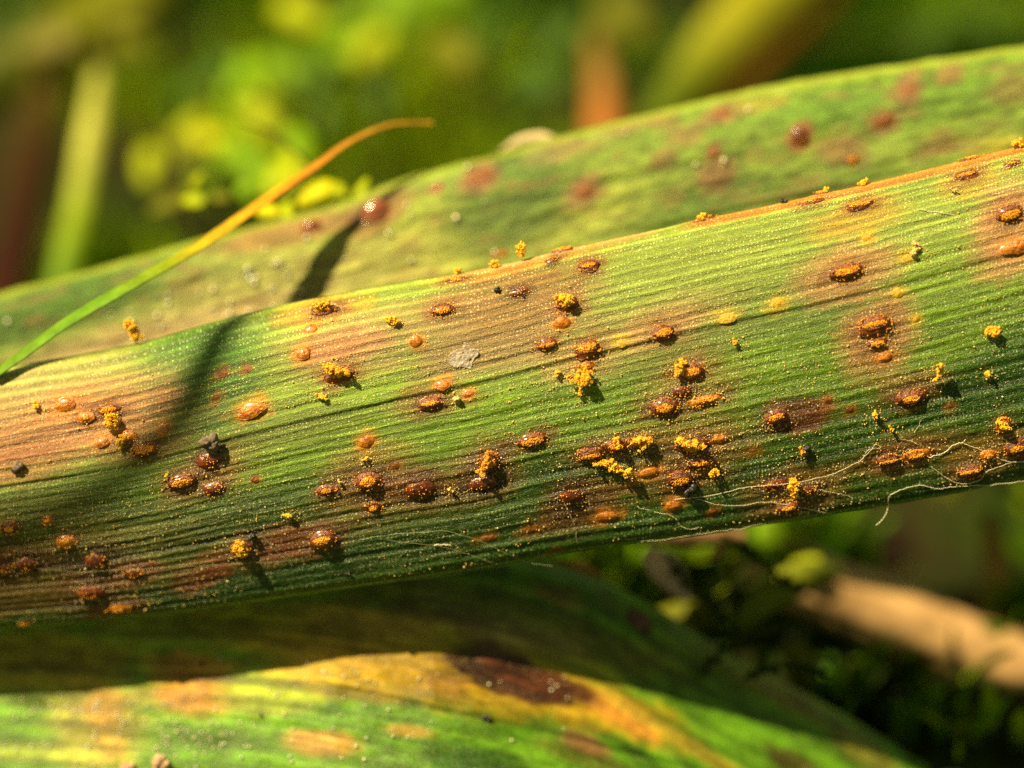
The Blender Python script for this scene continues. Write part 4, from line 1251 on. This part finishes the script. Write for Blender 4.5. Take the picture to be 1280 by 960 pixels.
back_o = backl.build('rusted_leaf', M['leaf_back'], pg2, 10)
tag(back_o, 'blurred green leaf with brown spots lying behind the sharp main leaf', 'leaf')
BP = [('D', 468, 265, 42, 30), ('D', 388, 283, 28, 20), ('s', 1065, 200, 16, 15), ('d', 1000, 172, 22, 24), ('b', 600, 222, 34, 26), ('b', 731, 240, 26, 20),
      ('b', 892, 190, 16, 14), ('b', 1135, 112, 20, 16), ('b', 1105, 152, 26, 16), ('b', 902, 142, 26, 14), ('d', 545, 234, 16, 12), ('s', 625, 318, 26, 10)]
M['amber_keep'] = M['amber']
M['amber'] = M['faint']
pustules(backl, back_o, BP, 4000, .9)
M['amber'] = M['amber_keep']


def dew(leaf, spots, label, n, seed, rmin, rmax):
    r_ = np.random.default_rng(seed)
    C = []; Rr = []
    for (x, y, sx, sy, m) in spots:
        for q in range(m):
            px, py = x + r_.normal(0, sx), y + r_.normal(0, sy)
            if not (-20 < px < 1300) or py < leaf.top(px) + 2 or py > leaf.bot(px): continue
            p, nn, t, b = leaf.frame(px, py)
            r = r_.uniform(rmin, rmax)
            C.append(p + nn * r * .5); Rr.append(r)
    V = []; F = []
    m = len(C)
    V, F = grains(np.array(C), np.array(Rr), seed, .12)
    o = link('dew_droplets', mesh_np('dew_droplets', V, F), M['dew'])
    tag(o, label, None, None, 'stuff')


dew(backl, [(560, 290, 90, 30, 12), (340, 340, 40, 24, 14), (250, 400, 90, 24, 30), (880, 180, 90, 34, 8)],
    'tiny glinting droplets on the blurred upper leaf', 0, 61, .05, .12)

# ------------------------------------------------------------------ lower leaf
l_top = spline([-200, 0, 400, 600, 690, 750, 830, 900, 980, 1080, 1200, 1350], [640, 640, 655, 680, 703, 722, 765, 806, 850, 908, 985, 1090])
l_bot = spline([-200, 0, 400, 800, 1350], [1150, 1150, 1190, 1330, 1640])


def l_depth(x, v):
    y = l_top(x) + (l_bot(x) - l_top(x)) * v
    yy = y - (l_top(x) - 680) * .75
    d = 3.75 + (845 - yy) / 40 * .34 + 1.7 * np.clip((420 - x) / 420, 0, 2) + 1.35 * np.clip((x - 540) / 260, 0, 3) ** 1.15
    d = d - .45 * sstep(330, 620, x) + .5 * (np.clip(.06 - v, 0, 1) / .06) ** 2
    return np.maximum(d, -.8 + 0 * x)


low = Leaf(-180, 1300, 620, 260, l_top, l_bot, l_depth, spline([-150, 640, 1430], [1., 1., 1.]), .35, 13.0)
U3, W3, X3, Y3 = low.U, low.Wg * 13, low.X, low.Y
wv = (fbm(U3 * .2, W3 * .3, 3, 2) - .5) * .5
low.h += .006 * np.sin(2 * np.pi * (W3 + wv) / .42) + (fbm(U3 * .1, (W3 + wv) * 2.0, 33, 3) - .5) * .10 + (fbm(U3 * .8, W3 * 1.4, 8, 3) - .5) * .14 + (fbm(U3 * 5, W3 * 8, 18, 2) - .5) * .02
pg3 = np.zeros(X3.shape + (3,))
bb = fbm(U3 * .25, W3 * .8, 99, 4)[..., None]
pg3[:] = np.array((0.050, 0.15, 0.004)) * (1 - bb) + np.array((0.11, 0.23, 0.008)) * bb
YEL = (0.34, 0.20, 0.008); YOR = (0.38, 0.16, 0.02)
patches(low, pg3, [
    (480, 800, 330, 44, (0.19, 0.16, 0.006), .8), (560, 850, 220, 34, YEL, .85, .5), (720, 874, 120, 26, YEL, .85, .5), (780, 895, 60, 18, YOR, .8), (400, 852, 90, 20, YEL, .6, .5),
    (245, 868, 62, 24, YOR, .85, .5), (240, 835, 60, 20, (0.22, .09, .012), .8), (120, 905, 60, 60, (0.30, 0.22, 0.03), .6), (128, 885, 24, 26, YOR, .55), (138, 930, 20, 18, YOR, .4), (60, 830, 120, 40, (0.18, 0.12, 0.006), .75),
    (330, 870, 60, 24, (0.22, 0.28, 0.01), .8), (400, 930, 44, 16, (.42, .2, .04), .75), (510, 914, 28, 8, (.3, .16, .02), .7), (730, 930, 30, 12, (.3, .12, .06), .75), (730, 945, 60, 12, BRN, .3),
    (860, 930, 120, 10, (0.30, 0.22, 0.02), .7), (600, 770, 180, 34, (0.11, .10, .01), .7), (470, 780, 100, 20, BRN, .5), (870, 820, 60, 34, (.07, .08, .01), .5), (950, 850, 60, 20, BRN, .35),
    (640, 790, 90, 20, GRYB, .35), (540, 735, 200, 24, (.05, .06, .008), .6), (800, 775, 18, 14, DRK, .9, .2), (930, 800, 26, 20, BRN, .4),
    (1000, 880, 60, 14, BRN, .4), (990, 955, 34, 18, DRK, .8), (1080, 940, 40, 20, BRN, .5), (700, 745, 30, 12, BRN, .5), (760, 750, 20, 10, DRK, .4),
    (40, 940, 80, 14, (.30, .34, .04), .5), (600, 960, 60, 24, (.02, .09, .02), .6),
    (560, 855, 30, 14, BRN, .6), (620, 830, 48, 26, (0.05, 0.020, .010), .95, .25), (645, 853, 88, 24, (0.045, 0.014, .007), .99, .2), (700, 860, 50, 13, (0.07, 0.02, .008), .95, .25),
])
pg3 *= (.72 + .56 * sstep(.25, .75, fbm(U3 * 1.6, W3 * 3.2, 401, 4)))[..., None]
vs = np.sin(2 * np.pi * (W3 + wv) / .42)[..., None]
pg3 *= (.97 + .03 * vs) * (.55 + .9 * sstep(.2, .8, fbm(U3 * .15, (W3 + wv) * 3.4, 29, 3)))[..., None]
# a fine dark vein fold under the yellow band
fold = np.exp(-(((low.Y - (852 + .20 * (X3 - 390) + .00006 * (X3 - 390) ** 2)) / 3.0) ** 2)) * sstep(370, 420, X3)
low.h -= .07 * fold
pg3 *= (1 - .35 * fold[..., None])
low_o = low.build('rusted_leaf', M['leaf_low'], pg3, 10)
tag(low_o, 'lower leaf with yellow bands and a dark scar, partly shaded by the main leaf', 'leaf')


# dark blistered scar on the lower leaf
def scar():
    r_ = np.random.default_rng(5)
    for (x, y, l, w, h, mt) in ((616, 828, 40, 20, .07, 'scar'), (640, 850, 62, 15, .05, 'scar'), (668, 862, 54, 10, .04, 'scar'), (700, 858, 40, 11, .05, 'scar'), (800, 775, 26, 20, .14, 'dark')):
        V, F, fr = dome(low, x, y, l, w, h, None, .34, int(x), sink=.03, nr=12, na=44)
        link('dark_scar', mesh_np('dark_scar', V, F), M[mt], low_o)


scar()
dew(low, [(90, 888, 60, 9, 60), (60, 930, 50, 24, 30), (270, 890, 80, 24, 40), (240, 925, 50, 16, 60), (420, 900, 120, 30, 50), (180, 920, 60, 24, 30), (430, 850, 60, 8, 20), (700, 852, 12, 8, 6)],
    'glittering dew droplets on the sunlit lower left leaf', 0, 62, .02, .06)
rock(low, 606, 898, 7, 6, 'black grit grain under the dark scar on the lower leaf', seed=21, n=8)
rock(low, 327, 895, 3, 3, 'very small black speck on the sunlit green of the lower leaf', seed=22, n=4)
rock(low, 253, 831, 4, 4, 'small dark speck above the orange patch of the lower leaf', seed=23, n=4)


def crumb(x, y, r, label, seed):
    r_ = np.random.default_rng(seed)
    p, n, t, b = low.frame(x, y)
    cen = p + n * r / PXU * .5 + r_.normal(0, 1, (26, 3)) * r / PXU * .42
    V, F = grains(cen, r_.uniform(.25, .55, 26) * r / PXU, seed, .5)
    o = link('soil_crumb', mesh_np('soil_crumb', V, F), M['crumb'])
    tag(o, label, 'soil crumb')


crumb(158, 961, 9, 'sandy crumb at the bottom frame edge, left of the bigger one', 1)
crumb(206, 961, 13, 'larger sandy crumb at the bottom frame edge', 2)


# ------------------------------------------------------------------ grass blade in front of the upper leaf
def blade_front():
    px = np.array([(-10, 470, 1.6), (14, 453, 1.7), (80, 405, 1.9), (170, 352, 2.2), (250, 306, 3.1), (320, 258, 3.9), (390, 210, 4.7), (440, 175, 5.3), (485, 156, 5.8), (540, 153, 6.4)], float)
    pts = P(px[:, 0], px[:, 1], px[:, 2])
    me = strip(pts, [w / PXU for w in (18, 23, 25, 26, 27, 25, 21, 14, 9, 6)], .12,
               [(0.13, 0.26, 0.012), (0.13, 0.27, 0.012), (0.13, 0.28, 0.012), (0.22, 0.30, 0.010), (0.50, 0.34, 0.012), (0.60, 0.28, 0.012), (0.46, 0.19, 0.014), (0.44, 0.22, 0.02), (0.40, 0.2, 0.02)],
               sv - FW * .15, n=60, m=11, curl=.12, name='grass_blade')
    o = link('grass_blade', me, M['blade'])
    tag(o, 'narrow grass blade turning from green to orange at its curved tip', 'grass blade')


blade_front()
grass_thing('grass_blade', [(300, 150, 11), (340, 165, 11), (372, 192, 10), (398, 220, 9.5)], [3, 5, 6, 5], .08, [(0.05, .06, .006)] * 3,
            'thin dark hair like blade crossing behind the orange grass tip', 'grass blade', mat='matt')


# unseen grass blade added towards the sun, shaped to throw the soft left-hand band
def shade_leaf():
    a = main.frame(190, 560)[0] + sv * 90
    b = main.frame(245, 485)[0] + sv * 90
    c = main.frame(300, 398)[0] + sv * 90
    dirv = (c - a) / np.linalg.norm(c - a)
    lo1, lo2, lo3 = [main.frame(*q)[0] + sv * 90 for q in ((110, 625), (-20, 690), (-110, 720))]
    pts = [lo3, lo2, lo1, a, b, c, c + dirv * 1.6]
    me = strip(pts, [.8, .75, .66, .66, .85, .9, .6], .15, [(0.08, .16, .01)] * 3, sv, n=40, m=9, curl=.1, name='grass_blade')
    o = link('grass_blade', me, M['blade'])
    tag(o, 'unseen grass blade added outside the picture to shade the left end', 'grass blade')


shade_leaf()
